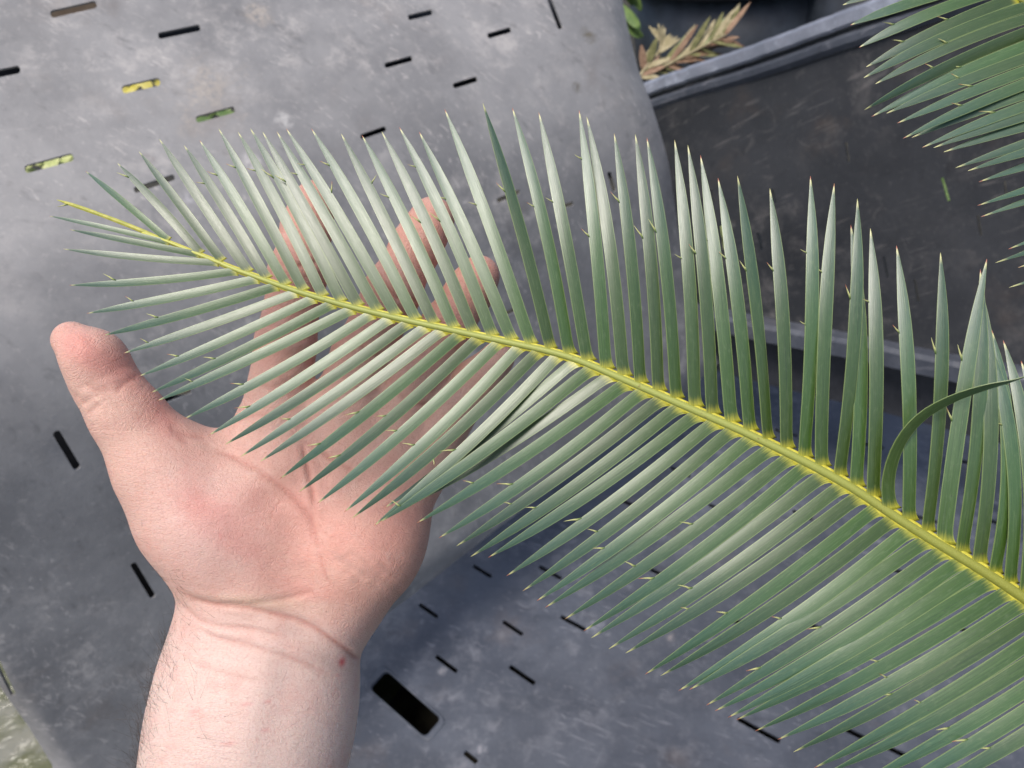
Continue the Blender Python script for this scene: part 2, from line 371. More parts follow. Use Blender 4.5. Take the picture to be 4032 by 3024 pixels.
# closed box added underneath the floor, unseen, to keep the openings dark
q = np.array(outC, float); dd = dC(q); top = np.stack([(q[:, 0] - CX) / FPX * dd, -(q[:, 1] - CY) / FPX * dd, -dd], 1) - UPC * 0.008
bot = top - UPC * 0.32; n = len(q)
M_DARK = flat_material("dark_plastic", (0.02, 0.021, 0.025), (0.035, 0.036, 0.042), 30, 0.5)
mesh_obj("added_underbox", W(np.vstack([top, bot])), [[k, (k + 1) % n, (k + 1) % n + n, k + n] for k in range(n)] + [[n + k for k in range(n)]], M_DARK, binC, origin=np.array(binC["_w"]), smooth=False)

def beam(name, path, width_dir, h_dir, sections, mat, parent):
    """sweep a closed section (pairs along width_dir, h_dir in metres) along lens-space points"""
    m = len(sections); V = []; F = []
    for p in path:
        for (a, b) in sections: V.append(p + width_dir * a + h_dir * b)
    for k in range(len(path) - 1):
        for j in range(m): F.append([k * m + j, k * m + (j + 1) % m, (k + 1) * m + (j + 1) % m, (k + 1) * m + j])
    F.append(list(range(m))[::-1]); F.append([(len(path) - 1) * m + j for j in range(m)])
    o = mesh_obj(name, W(np.array(V)), F, mat, parent, origin=np.array(parent["_w"]), smooth=False)
    bm = bmesh.new(); bm.from_mesh(o.data); bmesh.ops.recalc_face_normals(bm, faces=bm.faces); bm.to_mesh(o.data); bm.free()
    return o
DL = camp(2600, 1190, 1.37); DR = camp(4250, 1505, 0.93)        # foot of the far wall
RL = camp(2520, 392, 1.255); RRt = camp(4300, -215, 0.70)         # its rim
M_PD = plastic("dark_wall_plastic", (0.020, 0.0215, 0.025), (0.034, 0.0355, 0.040), (0.13, 0.12, 0.115), 0.60, brown=0.28, rough=0.62, dscale=0.8,
               spots=[(W(DL * 0.45 + RL * 0.30 + DR * 0.15 + RRt * 0.10), 0.012, (0.35, 0.33, 0.3), 0.6)])
wn = np.cross(DR - DL, RL - DL); wn /= np.linalg.norm(wn)
if wn[2] < 0: wn = -wn
iD = plane_inv((2600, 1190, 1.37), (4250, 1505, 0.93), (2520, 392, 1.255))
RRt = camp(4300, -215, 1 / iD(np.array([[4300., -215.]]))[0])
slotsD = [((3708, 700), (3736, 795), 13), ((3850, 848), (3862, 930), 12), ((3955, 712), (3960, 765), 10), ((2800, 745), (2812, 800), 13), ((2838, 890), (2852, 985), 16), ((2984, 915), (2998, 985), 13),
          ((3176, 925), (3188, 995), 13), ((3042, 745), (3052, 800), 13), ((3600, 1100), (3616, 1190), 12), ((3330, 560), (3342, 640), 11), ((3480, 1010), (3494, 1095), 12)]
def dD(V):
    w_ = 0.004 * np.sin(V[:, 0] * .004 + V[:, 1] * .002) * np.sin(V[:, 1] * .006)
    return 1 / iD(V) + w_
plate("far_wall", [(2520, 392), (4300, -215), (4250, 1505), (2600, 1190)], [slot_outline(*q) for q in slotsD], dD, 0.004, M_PD, binC, step=60)
wu = (RL - DL) / np.linalg.norm(RL - DL)
_pr = random.Random(5)
path = lambda A, B, n=70: [A + (B - A) * k / n + np.array([_pr.gauss(0, .00022) for _ in range(3)]) + np.array([0, .0011 * math.sin(k * .19), 0]) for k in range(n + 1)]
M_RIM = plastic("rim_plastic", (0.12, 0.13, 0.155), (0.20, 0.21, 0.245), (0.42, 0.45, 0.52), 0.7, brown=0.1, rough=0.30)
beam("rim", path(RL, RRt), wn, wu, [(-0.026, 0.0), (-0.026, 0.018), (-0.020, 0.023), (0.003, 0.023), (0.009, 0.018), (0.011, 0.004), (0.008, 0.0)], M_RIM, binC)
beam("rim_band", path(RL - wu * 0.022, RRt - wu * 0.022), wn, wu, [(-0.010, -0.004), (-0.010, 0.016), (0.003, 0.016), (0.008, 0.011), (0.007, 0.003), (0.001, -0.004)], M_PC, binC)
beam("foot_ledge", path(DL, DR), wn, wu, [(-0.012, -0.012), (-0.012, 0.010), (0.022, 0.006), (0.028, 0.0), (0.028, -0.022), (0.020, -0.024)], M_PC, binC)
beam("added_gap_backing", path(DL - wu * 0.12 - wn * 0.02, DR - wu * 0.12 - wn * 0.02), wn, wu, [(-0.01, 0), (-0.01, 0.13), (0.0, 0.13), (0.0, 0)], M_DARK, binC)  # dark sheet added behind the gap below the ledge to keep it black

# ground, puddle, pots and dry fronds beyond ------------------------------------
M_GROUND = flat_material("wet_soil", (0.020, 0.017, 0.011), (0.055, 0.048, 0.033), 18, 0.7, 0.3, 0.01)
g = 40.0; N = 60
xs = np.linspace(-g, g, N) ; V = [(math.copysign(abs(x / g) ** 2.2 * g, x), math.copysign(abs(y / g) ** 2.2 * g, y), 0.0) for y in xs for x in xs]
V = [(x, y, 0.012 * math.sin(3 * x + 1) * math.cos(2.3 * y)) for x, y, _ in V]
F = [[j * N + i, j * N + i + 1, (j + 1) * N + i + 1, (j + 1) * N + i] for j in range(N - 1) for i in range(N - 1)]
tag(mesh_obj("ground", V, F, M_GROUND), None, kind="structure")
t = NT("puddle_water"); p = t.geo()
nrm = t.bump(t.noise(t.mapping(p, scale=(1, 1.6, 1)), 26, 4, 0.6, 1.2), 0.006, 0.9)
M_WATER = t.set(color=t.mix(t.ramp(t.noise(p, 14, 4), 0.4, 0.65), (0.10, 0.10, 0.035), (0.20, 0.19, 0.14)), rough=0.06, spec=0.9, normal=nrm)
c = at(0, 2900, 1.43); pts = []
for k in range(40):
    a = 2 * math.pi * k / 40; r = 0.75 * (1 + 0.12 * math.sin(3 * a + 1) + 0.07 * math.sin(7 * a)); pts.append((c[0] + r * math.cos(a), c[1] + r * math.sin(a), 0.022))
tag(mesh_obj("puddle", pts + [(c[0], c[1], 0.022)], [[k, (k + 1) % 40, 40] for k in range(40)], M_WATER), None, kind="structure")

M_POT = flat_material("black_pot_plastic", (0.016, 0.020, 0.026), (0.030, 0.036, 0.045), 25, 0.42, 0.5)
def pot(loc, r, h, label):
    o = thing("plant_pot", label, "pot", loc, "black pots beyond the rim"); n = 40
    def lathe(name, prof, mat):
        V = [(loc[0] + q[0] * math.cos(2 * math.pi * k / n), loc[1] + q[0] * math.sin(2 * math.pi * k / n), loc[2] + q[1]) for q in prof for k in range(n)]
        F = [[i * n + k, i * n + (k + 1) % n, (i + 1) * n + (k + 1) % n, (i + 1) * n + k] for i in range(len(prof) - 1) for k in range(n)]
        return mesh_obj(name, V, F, mat, o, origin=loc)
    lathe("pot_wall", [(0.01, 0), (r * 0.80, 0), (r * 0.84, 0.01), (r * 0.98, h - 0.05), (r * 0.95, h - 0.05), (r * 0.80, 0.02)], M_POT)
    lathe("pot_rim", [(r * 0.97, h - 0.055), (r * 1.05, h - 0.052), (r * 1.06, h - 0.01), (r * 1.04, h), (r * 0.99, h), (r * 0.96, h - 0.05)], M_POT)
    lathe("potting_soil", [(0.001, h - 0.06), (r * 0.5, h - 0.055), (r * 0.965, h - 0.065)], M_GROUND)
    return o
def pot_at(x, y, d, r, h, label):
    p = at(x, y, d); pot(np.array([p[0], p[1], p[2] - h]), r, h, label)
pot_at(2960, -230, 1.80, 0.31, 0.42, "large black plant pot behind the dried frond")
pot_at(3560, -330, 1.60, 0.25, 0.42, "black plant pot behind the white gleam on the rim")

def blade(cl, wid, ndir, mat, name, parent, nacross=4, fold=0.15, uvt=None, skew=None, origin=None, tw=None):
    """strip mesh along lens-space centre line cl with half widths; returns mesh + frame"""
    cl = np.asarray(cl); n = len(cl); T = np.gradient(cl, axis=0); T /= np.linalg.norm(T, axis=1)[:, None]
    Nn = np.tile(np.asarray(ndir, float), (n, 1)) if np.ndim(ndir) == 1 else np.asarray(ndir, float)
    Nn = Nn - np.sum(Nn * T, 1)[:, None] * T; Nn /= np.linalg.norm(Nn, axis=1)[:, None]
    if tw is not None:
        tw = np.broadcast_to(tw, (n,)); B = np.cross(T, Nn); Nn = Nn * np.cos(tw)[:, None] + B * np.sin(tw)[:, None]
    B = np.cross(T, Nn)
    V = []; UV = []
    m = nacross
    for s in (0, 1):
        for i in range(n):
            for j in range(m + 1):
                v = j / m; x = 2 * v - 1
                w = wid[i]
                off = x * w
                if skew is not None: off = x * w + (skew[i] if x * np.sign(skew[i]) > 0 else 0) * abs(x)
                th = (0.00013 * (1 - 0.3 * abs(x) ** 8)) * min(1, wid[i] / 0.0012 + 0.1)
                h = -fold * w * (abs(x) ** 1.15 - 0.4)
                V.append(cl[i] + B[i] * off + Nn[i] * (h + (th if s == 0 else -th))); UV.append((i / (n - 1) if uvt is None else uvt[i], v))
    F = []; o = n * (m + 1)
    for i in range(n - 1):
        for j in range(m):
            k = i * (m + 1) + j; F.append([k, k + 1, k + m + 2, k + m + 1]); F.append([o + k + m + 1, o + k + m + 2, o + k + 1, o + k])
    def dupv(k): V.append(V[k]); UV.append(UV[k]); return len(V) - 1
    for j, sg in ((0, 1), (m, -1)):                       # thin side walls with vertices of their own (crisp margin)
        ta = [dupv(i * (m + 1) + j) for i in range(n)]; tb = [dupv(o + i * (m + 1) + j) for i in range(n)]
        for i in range(n - 1): F.append([ta[i], ta[i + 1], tb[i + 1], tb[i]] if sg == 1 else [ta[i], tb[i], tb[i + 1], ta[i + 1]])
    for i, sg in ((0, 1), (n - 1, -1)):
        for j in range(m):
            k = i * (m + 1) + j; F.append([k, k + o, k + o + 1, k + 1] if sg == 1 else [k, k + 1, k + o + 1, k + o])
    ob = mesh_obj(name, W(np.array(V)), F, mat, parent, origin=origin if origin is not None else W(cl[0]), uv=UV)
    return ob, T, Nn, B
def tube(name, pts, rad, mat, parent, seg=12, origin=None, flat=None):
    pts = np.asarray(pts); n = len(pts); T = np.gradient(pts, axis=0); T /= np.linalg.norm(T, axis=1)[:, None]
    up = np.array([0.1, 0.3, 1.0]); V = []; UV = []; F = []
    for i in range(n):
        a = np.cross(T[i], up); a /= np.linalg.norm(a); b = np.cross(a, T[i])
        for k in range(seg):
            q = 2 * math.pi * k / seg; V.append(pts[i] + rad[i] * (a * math.cos(q) + b * math.sin(q))); UV.append((i / (n - 1), k / seg))
    for i in range(n - 1):
        for k in range(seg): F.append([i * seg + k, i * seg + (k + 1) % seg, (i + 1) * seg + (k + 1) % seg, (i + 1) * seg + k])
    F.append(list(range(seg))[::-1]); F.append([(n - 1) * seg + k for k in range(seg)])
    return mesh_obj(name, W(np.array(V)), F, mat, parent, origin=origin if origin is not None else W(pts[0]), uv=UV)

dry_cols = [((0.26, 0.22, 0.12), (0.40, 0.34, 0.21)), ((0.21, 0.125, 0.08), (0.30, 0.20, 0.13)), ((0.12, 0.12, 0.05), (0.20, 0.19, 0.08)), ((0.20, 0.25, 0.11), (0.28, 0.33, 0.17)), ((0.13, 0.075, 0.045), (0.21, 0.13, 0.08))]
M_DRY = [flat_material("dry_leaf_%s" % n_, a, b, 90, 0.7, 0.2) for n_, (a, b) in zip(("straw", "rust", "olive", "green", "brown"), dry_cols)]
def dry_frond(base, tip, d0, d1, leaves, label, spread):
    o = thing("dried_frond", label, "frond", at(*base, d0), "dried fronds lying beyond the rim")
    P = [camp(base[0] + (tip[0] - base[0]) * k / 8, base[1] + (tip[1] - base[1]) * k / 8, d0 + (d1 - d0) * k / 8) for k in range(9)]
    tube("rachis", P, [0.004 * (1 - 0.08 * k) for k in range(9)], M_DRY[0], o, 8, origin=np.array(o["_w"]))
    for (fr, ang, L, w, ci) in leaves:
        c = camp(base[0] + (tip[0] - base[0]) * fr, base[1] + (tip[1] - base[1]) * fr, d0 + (d1 - d0) * fr)
        a = math.radians(ang); dirv = np.array([math.cos(a), math.sin(a), random.uniform(-0.3, 0.3)]); Lm = L / FPX * d0
        cl = [c + dirv * Lm * k / 6 + np.array([0, -0.004 * (k / 6) ** 2, 0]) for k in range(7)]
        wd = [w / FPX * d0 / 2 * q for q in (0.5, 0.9, 1, 1, 0.9, 0.6, 0.1)]
        blade(cl, wd, (random.uniform(-.4, .4), 0.4, 1), M_DRY[ci], "leaflet", o, 2)
lv = []
for k in range(20):
    lv.append((0.02 + 0.05 * k, random.uniform(42, 72), random.uniform(120, 190), 22, [0, 2, 0, 1, 0, 3, 0, 2][k % 8]))
    lv.append((0.04 + 0.045 * k, random.uniform(-16, 16), random.uniform(80, 130), 19, [4, 2, 1, 4][k % 4]))
dry_frond((2590, 275), (2860, 135), 1.46, 1.42, lv, "dried straw and rust cycad frond leaning over the rim", 1)
lv = [(0.5 + 0.05 * k, 32 + 9 * k, random.uniform(75, 105), 17, 0) for k in range(11)]
dry_frond((2570, 250), (2610, 170), 1.50, 1.50, lv, "small straw coloured withered frond tip beside the bin edge", 1)
lv = [(0.1 * k, 15 + 26 * (k % 5) - 20, random.uniform(75, 120), 28, [0, 1, 2][k % 3]) for k in range(9)]
dry_frond((2520, 300), (2560, 240), 1.46, 1.46, lv, "curled brown withered leaves low against the bin edge", 1)

# living plants glimpsed through the slots of the tall bin
M_GRN = [flat_material("behind_leaf_%s" % k, a, b, 60, 0.5, 0.4) for k, a, b in (("lime", (0.30, 0.36, 0.10), (0.50, 0.52, 0.22)), ("green", (0.07, 0.13, 0.03), (0.15, 0.22, 0.06)), ("yellow", (0.42, 0.36, 0.04), (0.55, 0.48, 0.12)))]
def behind(x, y, dx, dy, d, ci, label, n=7):
    o = thing("plant", label, "plant", at(x, y, d), "plants glimpsed through the slots")
    for k in range(n):
        a = random.uniform(0, math.pi); L = random.uniform(0.5, 1.0)
        cx, cy = x + random.uniform(-.5, .5) * dx, y + random.uniform(-.5, .5) * dy
        c = camp(cx, cy, d + random.uniform(-.02, .02)); dv = np.array([math.cos(a), math.sin(a), random.uniform(-.2, .2)])
        Lm = 150 / FPX * d * L; cl = [c + dv * Lm * (q / 6 - .5) for q in range(7)]
        blade(cl, [42 / FPX * d / 2 * w for w in (.3, .8, 1, 1, .9, .6, .1)], (random.uniform(-.3, .3), .5, 1), M_GRN[ci], "leaf", o, 2)
behind(190, 640, 260, 80, 1.02, 0, "lime green leaves behind the lowest slot at the left edge", 14)
behind(560, 330, 200, 70, 1.02, 2, "yellow leaves behind the slot left of the pale stain", 10)
behind(850, 440, 200, 70, 1.12, 1, "dark green leaves behind the slot under the pale stain", 9)
behind(2470, 40, 90, 160, 1.75, 1, "green leaves in the corner above the bin edge", 9)
behind(2840, 930, 60, 120, 1.50, 0, "bright green leaves behind the left slots of the dark wall", 10)
behind(3720, 760, 60, 130, 1.36, 1, "green leaves behind the right slots of the dark wall", 8)
bo = thing("cardboard_sheet", "tan cardboard glimpsed through the topmost left slot", "cardboard", at(290, 55, 1.08))
M_CARD = flat_material("cardboard", (0.40, 0.27, 0.18), (0.46, 0.32, 0.22), 70, 0.8, 0.2)
cc = camp(290, 58, 1.10); hx, hy = np.array([0.06, 0.012, 0]), np.array([0, 0.012, 0.02]); nz = np.array([0, 0, 0.003])
for nm, sgn in (("face_liner", 1), ("back_liner", -1)):
    V = [cc + a * hx + b * hy + sgn * nz + dz for dz in (0 * nz, sgn * nz * 0.4) for a, b in ((-1, -1), (1, -1), (1, 1), (-1, 1))]
    mesh_obj(nm, W(np.array(V)), [[0, 1, 2, 3], [7, 6, 5, 4], [0, 4, 5, 1], [1, 5, 6, 2], [2, 6, 7, 3], [3, 7, 4, 0]], M_CARD, bo, origin=np.array(bo["_w"]), smooth=False)
V = []; F = []
for k in range(33):
    for b in (-1, 1): V.append(cc + (k / 16 - 1) * hx + b * hy + nz * 0.9 * math.cos(k * math.pi / 2))
for k in range(32): F.append([2 * k, 2 * k + 2, 2 * k + 3, 2 * k + 1])
mesh_obj("fluting", W(np.array(V)), F, M_CARD, bo, origin=np.array(bo["_w"]), smooth=False)

# ------------------------------------------------------------------ the hand: one continuous surface
D = {}
def px(x, y, d, r): return (camp(x, y, d), r / FPX * d)
chains = [  # (points, blend mm)
    ([(930, 2440, .270, 172), (925, 2740, .268, 170), (760, 3350, .262, 240)], 22),          # forearm, thumb side
    ([(1190, 2500, .272, 165), (1098, 2800, .270, 165), (1030, 3350, .264, 232)], 22),       # forearm, little-finger side
    ([(1065, 2430, .271, 212), (1005, 2800, .267, 222), (895, 3350, .262, 265)], 32),
    ([(945, 2250, .264, 165), (785, 2010, .262, 190), (655, 1830, .257, 170)], 16),         # ball of the thumb
    ([(650, 1840, .256, 186), (492, 1622, .251, 126), (410, 1498, .249, 110), (378, 1420, .248, 102), (284, 1340, .2475, 74)], 5),   # thumb
    ([(790, 1900, .268, 150), (980, 1850, .270, 140)], 14),                                  # web
    ([(1060, 2360, .274, 215), (1060, 2000, .269, 190), (1088, 1700, .270, 148)], 11),
    ([(1180, 2360, .275, 215), (1270, 1980, .272, 182), (1352, 1650, .273, 146)], 11),
    ([(1270, 2350, .274, 205), (1410, 2000, .273, 170), (1530, 1740, .275, 140)], 11),
    ([(1345, 2310, .270, 180), (1480, 2080, .271, 158), (1625, 1860, .274, 118)], 11),       # little-finger side of the palm
    ([(1088, 1700, .270, 146), (1125, 1350, .273, 110), (1172, 1080, .279, 106), (1208, 900, .285, 92), (1238, 787, .290, 75)], 4),
    ([(1352, 1650, .273, 142), (1425, 1400, .276, 112), (1545, 1150, .281, 106), (1640, 970, .286, 94), (1703, 862, .290, 86)], 4),
    ([(1530, 1740, .275, 136), (1640, 1480, .278, 104), (1762, 1285, .283, 96), (1842, 1160, .287, 88), (1888, 1085, .290, 79)], 4),
    ([(1632, 1860, .274, 122), (1760, 1650, .278, 94), (1880, 1500, .282, 82), (1958, 1412, .285, 68)], 4),
]
bulges = [((1010, 2160, .2635, 150), 22), ((840, 2050, .2575, 150), 20), ((1450, 2190, .258, 150), 20), ((1130, 1790, .262, 95), 12), ((1380, 1770, .266, 90), 12), ((1540, 1860, .268, 80), 12),
          ((360, 1400, .2455, 80), 6), ((1225, 830, .285, 66), 5), ((1690, 890, .2855, 72), 5), ((1870, 1115, .286, 66), 5)]
def sd_round_cone(P, a, b, r1, r2):
    ba = b - a; l2 = ba.dot(ba); rr = r1 - r2; a2 = max(l2 - rr * rr, 1e-12); il2 = 1 / l2
    pa = P - a; y = pa @ ba; z = y - l2
    xx = pa * l2 - y[..., None] * ba; x2 = np.sum(xx * xx, -1); y2 = y * y * l2; z2 = z * z * l2
    k = np.sign(rr) * rr * rr * x2
    c1 = np.sign(z) * a2 * z2 > k; c2 = np.sign(y) * a2 * y2 < k
    return np.where(c1, np.sqrt(x2 + z2) * il2 - r2, np.where(c2, np.sqrt(x2 + y2) * il2 - r1, (np.sqrt(x2 * a2 * il2) + y * rr) * il2 - r1))
PR = []
for ch, k in chains:
    q = [px(*c) for c in ch]
    for i in range(len(q) - 1): PR.append((q[i][0], q[i + 1][0], q[i][1], q[i + 1][1], (k if i == 0 else max(k, 3)) / 1000))
for c, k in bulges:
    q = px(*c); PR.append((q[0], q[0] + np.array([1e-4, 0, 0]), q[1], q[1], k / 1000))
def smin(a, b, k):
    h = np.clip(0.5 + 0.5 * (b - a) / k, 0, 1); return b * (1 - h) + a * h - k * h * (1 - h)
def sdf(P):
    f = np.full(P.shape[:-1], 1.0)
    for a, b, r1, r2, k in PR: f = smin(sd_round_cone(P, a, b, r1, r2), f, k)
    return f
RES = 0.0011
lo = np.array([camp(150, 1500, .25)[0] - .004, camp(0, 3300, .262)[1], -0.325]); hi = np.array([camp(2080, 0, .29)[0] + .004, camp(0, 660, .30)[1], -0.222])
gx, gy, gz = [np.arange(lo[k], hi[k], RES) for k in range(3)]
f = np.full((len(gx), len(gy), len(gz)), 0.05, np.float32)
for a, b, r1, r2, k in PR:
    m = max(r1, r2) + k + 0.006; l_ = np.minimum(a, b) - m; h_ = np.maximum(a, b) + m; sl_ = []
    for ax, g_ in enumerate((gx, gy, gz)): sl_.append(slice(np.searchsorted(g_, l_[ax]), np.searchsorted(g_, h_[ax])))
    X, Y, Z = np.meshgrid(gx[sl_[0]], gy[sl_[1]], gz[sl_[2]], indexing='ij'); Pg = np.stack([X, Y, Z], -1)
    if Pg.size == 0: continue
    f[tuple(sl_)] = smin(sd_round_cone(Pg, a, b, r1, r2), f[tuple(sl_)].astype(float), k)
# surface nets
s = f < 0
cnt = np.zeros(tuple(np.array(f.shape) - 1), np.int8)
for dx in (0, 1):
    for dy in (0, 1):
        for dz in (0, 1): cnt += s[dx:dx + cnt.shape[0], dy:dy + cnt.shape[1], dz:dz + cnt.shape[2]]
act = (cnt > 0) & (cnt < 8); idx = -np.ones(cnt.shape, np.int64); cells = np.argwhere(act); idx[act] = np.arange(len(cells))
Vh = lo + (cells + 0.5) * RES
Fh = []
for ax in range(3):
    s0 = [slice(None)] * 3; s1 = [slice(None)] * 3; s0[ax] = slice(0, -1); s1[ax] = slice(1, None)
    A_, B_ = s[tuple(s0)], s[tuple(s1)]; ch_ = np.argwhere(A_ != B_); o1, o2 = [k for k in range(3) if k != ax]
    ok = (ch_[:, o1] > 0) & (ch_[:, o2] > 0) & (ch_[:, o1] < cnt.shape[o1]) & (ch_[:, o2] < cnt.shape[o2]); ch_ = ch_[ok]
    def cid(d1, d2):
        c_ = ch_.copy(); c_[:, o1] -= d1; c_[:, o2] -= d2; return idx[c_[:, 0], c_[:, 1], c_[:, 2]]
    quad = np.stack([cid(0, 0), cid(1, 0), cid(1, 1), cid(0, 1)], 1)
    flip = A_[ch_[:, 0], ch_[:, 1], ch_[:, 2]]
    if ax == 1: flip = ~flip
    quad[~flip] = quad[~flip][:, ::-1]; Fh.append(quad)
Fh = np.vstack(Fh); Fh = Fh[(Fh >= 0).all(1)]
def project(V, it=3):
    for _ in range(it):
        e = 2e-4; f0 = sdf(V); G = np.stack([sdf(V + np.eye(3)[k] * e) - f0 for k in range(3)], 1) / e
        V = V - np.clip(f0, -.002, .002)[:, None] * G / (np.sum(G * G, 1)[:, None] + 1e-9)
    return V, G / (np.linalg.norm(G, axis=1)[:, None] + 1e-9)
Vh, _ = project(Vh, 1)
# one split of the part the lens can see, for creases and folds
me = bpy.data.meshes.new("tmp"); me.from_pydata(Vh.tolist(), [], Fh.tolist()); bm = bmesh.new(); bm.from_mesh(me)
bmesh.ops.subdivide_edges(bm, edges=bm.edges[:], cuts=1, use_grid_fill=True); bm.to_mesh(me); bm.free()
n = len(me.vertices); Vh = np.zeros(n * 3); me.vertices.foreach_get("co", Vh); Vh = Vh.reshape(-1, 3)
Vh, Nh = project(Vh, 1)
U = np.stack([CX - Vh[:, 0] / Vh[:, 2] * FPX, CY + Vh[:, 1] / Vh[:, 2] * FPX], 1)
front = np.clip((Nh[:, 2] + 0.05) * 3, 0, 1)
def crop(ox, oy, pts, z=1.58): return [(ox + x / z, oy + y / z) for x, y in pts]
creases = [  # (polyline, width px, depth mm, redness)
    (crop(0, 1974, [(1108, 545), (1200, 612), (1330, 650), (1550, 665), (1700, 697), (1850, 735), (1960, 790), (2060, 860), (2150, 920), (2215, 975)]), 12, .55, .9),
    (crop(0, 1974, [(1120, 650), (1230, 745), (1350, 780), (1600, 800), (1800, 845)]), 10, .45, .5),
    (crop(0, 1974, [(1200, 775), (1350, 850), (1600, 910), (1750, 952), (1900, 1010), (2080, 1090)]), 11, .5, .5),
    (crop(0, 1974, [(1130, 960), (1260, 1030), (1450, 1085), (1650, 1130)]), 12, .28, .3),
    (crop(0, 1974, [(1330, 640), (1560, 640), (1800, 600), (1960, 560)]), 11, .3, .4),
    (crop(0, 1000, [(1300, 1215), (1450, 1260), (1600, 1340), (1740, 1440), (1850, 1530), (1930, 1640), (1955, 1760), (1975, 1870)]), 14, .5, .7),
    (crop(0, 1000, [(1880, 1180), (1915, 1330), (1945, 1480), (1960, 1600)]), 10, .55, .8),
    (crop(0, 1000, [(2000, 1230), (2080, 1290), (2200, 1350)]), 10, .5, .7),
    (crop(0, 1000, [(1980, 1870), (2020, 1990), (2060, 2070)]), 10, .3, .5),
    (crop(0, 1000, [(715, 855), (770, 812), (820, 778), (872, 768)]), 12, .25, .5),
    (crop(0, 1000, [(520, 800), (600, 850), (700, 850)]), 12, .25, .4),
    (crop(0, 1000, [(462, 872), (500, 905), (530, 940)]), 10, .2, .25), (crop(0, 1000, [(548, 1005), (590, 960), (640, 930)]), 10, .2, .2),
    (crop(0, 1000, [(500, 945), (560, 900), (620, 880)]), 9, .2, .2),
    (crop(0, 1000, [(1060, 1060), (1100, 1120), (1180, 1190)]), 13, .25, .4), (crop(0, 1000, [(1090, 1090), (1180, 1130), (1300, 1150)]), 12, .4, .4),
    (crop(0, 1000, [(1440, 1040), (1560, 1000), (1700, 990), (1850, 960)]), 12, .5, .5), (crop(0, 1000, [(1560, 800), (1700, 830), (1900, 760)]), 11, .4, .4),
    ([(1060, 1330), (1130, 1345), (1215, 1325)], 11, .6, .6), ([(1092, 1030), (1170, 1050), (1262, 1030)], 11, .6, .6),
    ([(1400, 1330), (1470, 1400), (1540, 1410)], 11, .6, .6), ([(1490, 1110), (1560, 1170), (1640, 1190)], 11, .6, .6),
    ([(1560, 1540), (1630, 1590), (1700, 1600)], 11, .6, .6), ([(1720, 1250), (1770, 1310), (1850, 1330)], 11, .6, .6),
]
dsp = np.zeros(n); red = np.zeros(n)
for pl, w, dep, rd in creases:
    lo_ = np.min(pl, 0) - 5 * w; hi_ = np.max(pl, 0) + 5 * w
    sel = np.where((U > lo_).all(1) & (U < hi_).all(1) & (Nh[:, 2] > 0))[0]
    if not len(sel): continue
    dd_ = np.full(len(sel), 1e9); uu = np.zeros(len(sel)); tot = sum(np.hypot(*(np.subtract(pl[i + 1], pl[i]))) for i in range(len(pl) - 1)); acc = 0
    for i in range(len(pl) - 1):
        q = seg_dist(U[sel], pl[i], pl[i + 1]); a, b = np.array(pl[i]), np.array(pl[i + 1]); L = np.linalg.norm(b - a)
        tt = np.clip(((U[sel] - a) @ (b - a)) / L ** 2, 0, 1) * L + acc; m = q < dd_; dd_[m] = q[m]; uu[m] = tt[m]; acc += L
    fade = np.clip(np.minimum(uu, tot - uu) / (0.18 * tot) + 0.15, 0, 1)
    fade = np.where((uu > tot * 0.5) & (np.array(pl[-1])[0] > 1380) & (np.array(pl[-1])[1] > 2500), 1, fade)
    dsp[sel] -= dep / 1000 * fade * (np.exp(-(dd_ / w) ** 2) - 0.35 * np.exp(-((dd_ - 2.6 * w) / (1.5 * w)) ** 2))
    red[sel] = np.maximum(red[sel], rd * fade * np.exp(-(dd_ / (w * 0.8)) ** 2))
def blob(x, y, rx, ry, rot=0):
    a = math.radians(rot); dx, dy = U[:, 0] - x, U[:, 1] - y; p_, q_ = dx * math.cos(a) + dy * math.sin(a), -dx * math.sin(a) + dy * math.cos(a)
    return np.exp(-(p_ / rx) ** 2 - (q_ / ry) ** 2)
# tendons and the soft hollow of the wrist
dsp += 0.0005 * blob(1010, 2750, 60, 420, 14) - 0.0004 * blob(1120, 2760, 70, 380, 14) - 0.0012 * blob(860, 2420, 140, 60, 10) + 0.001 * blob(1180, 2560, 90, 45, 20)
dsp += 0.0005 * (np.sin(U[:, 0] * .021 + 1.3 * np.sin(U[:, 1] * .013)) * np.sin(U[:, 1] * .017)) * blob(1150, 2050, 500, 400)
Vh = Vh + Nh * (dsp * front)[:, None]
# colour of the skin itself: pale wrist, ruddy palm and fingertips; shade also put into the fingers
base = np.tile(np.array([0.72, 0.455, 0.365]), (n, 1))
palm = np.clip(0.95 * blob(1150, 2000, 560, 480) + 0.6 * blob(1500, 2200, 300, 360), 0, 1)
def mixc(c, w): global base; w = np.clip(w, 0, 1)[:, None]; base = base * (1 - w) + np.array(c) * w
mixc((0.77, 0.575, 0.50), np.clip((U[:, 1] - 2330) / 160, 0, 1))                 # wrist and forearm
mixc((0.69, 0.375, 0.295), palm * 0.65)
mixc((0.76, 0.49, 0.425), 0.9 * blob(800, 2050, 250, 300))
for (x, y, rx, ry, rot, a) in ((830, 2010, 130, 60, 20, .5), (760, 1960, 60, 90, 0, .35), (930, 2140, 120, 60, 30, .4), (330, 1380, 130, 70, 40, .75), (470, 1450, 110, 70, 45, .6),
                               (640, 1640, 60, 140, -30, .55), (1180, 2000, 120, 200, 20, .3), (1330, 2120, 150, 120, 0, .25), (1000, 1980, 90, 60, 0, .3), (1200, 2320, 180, 50, 15, .35), (1560, 2100, 100, 200, 20, .35)):
    mixc((0.66, 0.255, 0.215), a * blob(x, y, rx, ry, rot))
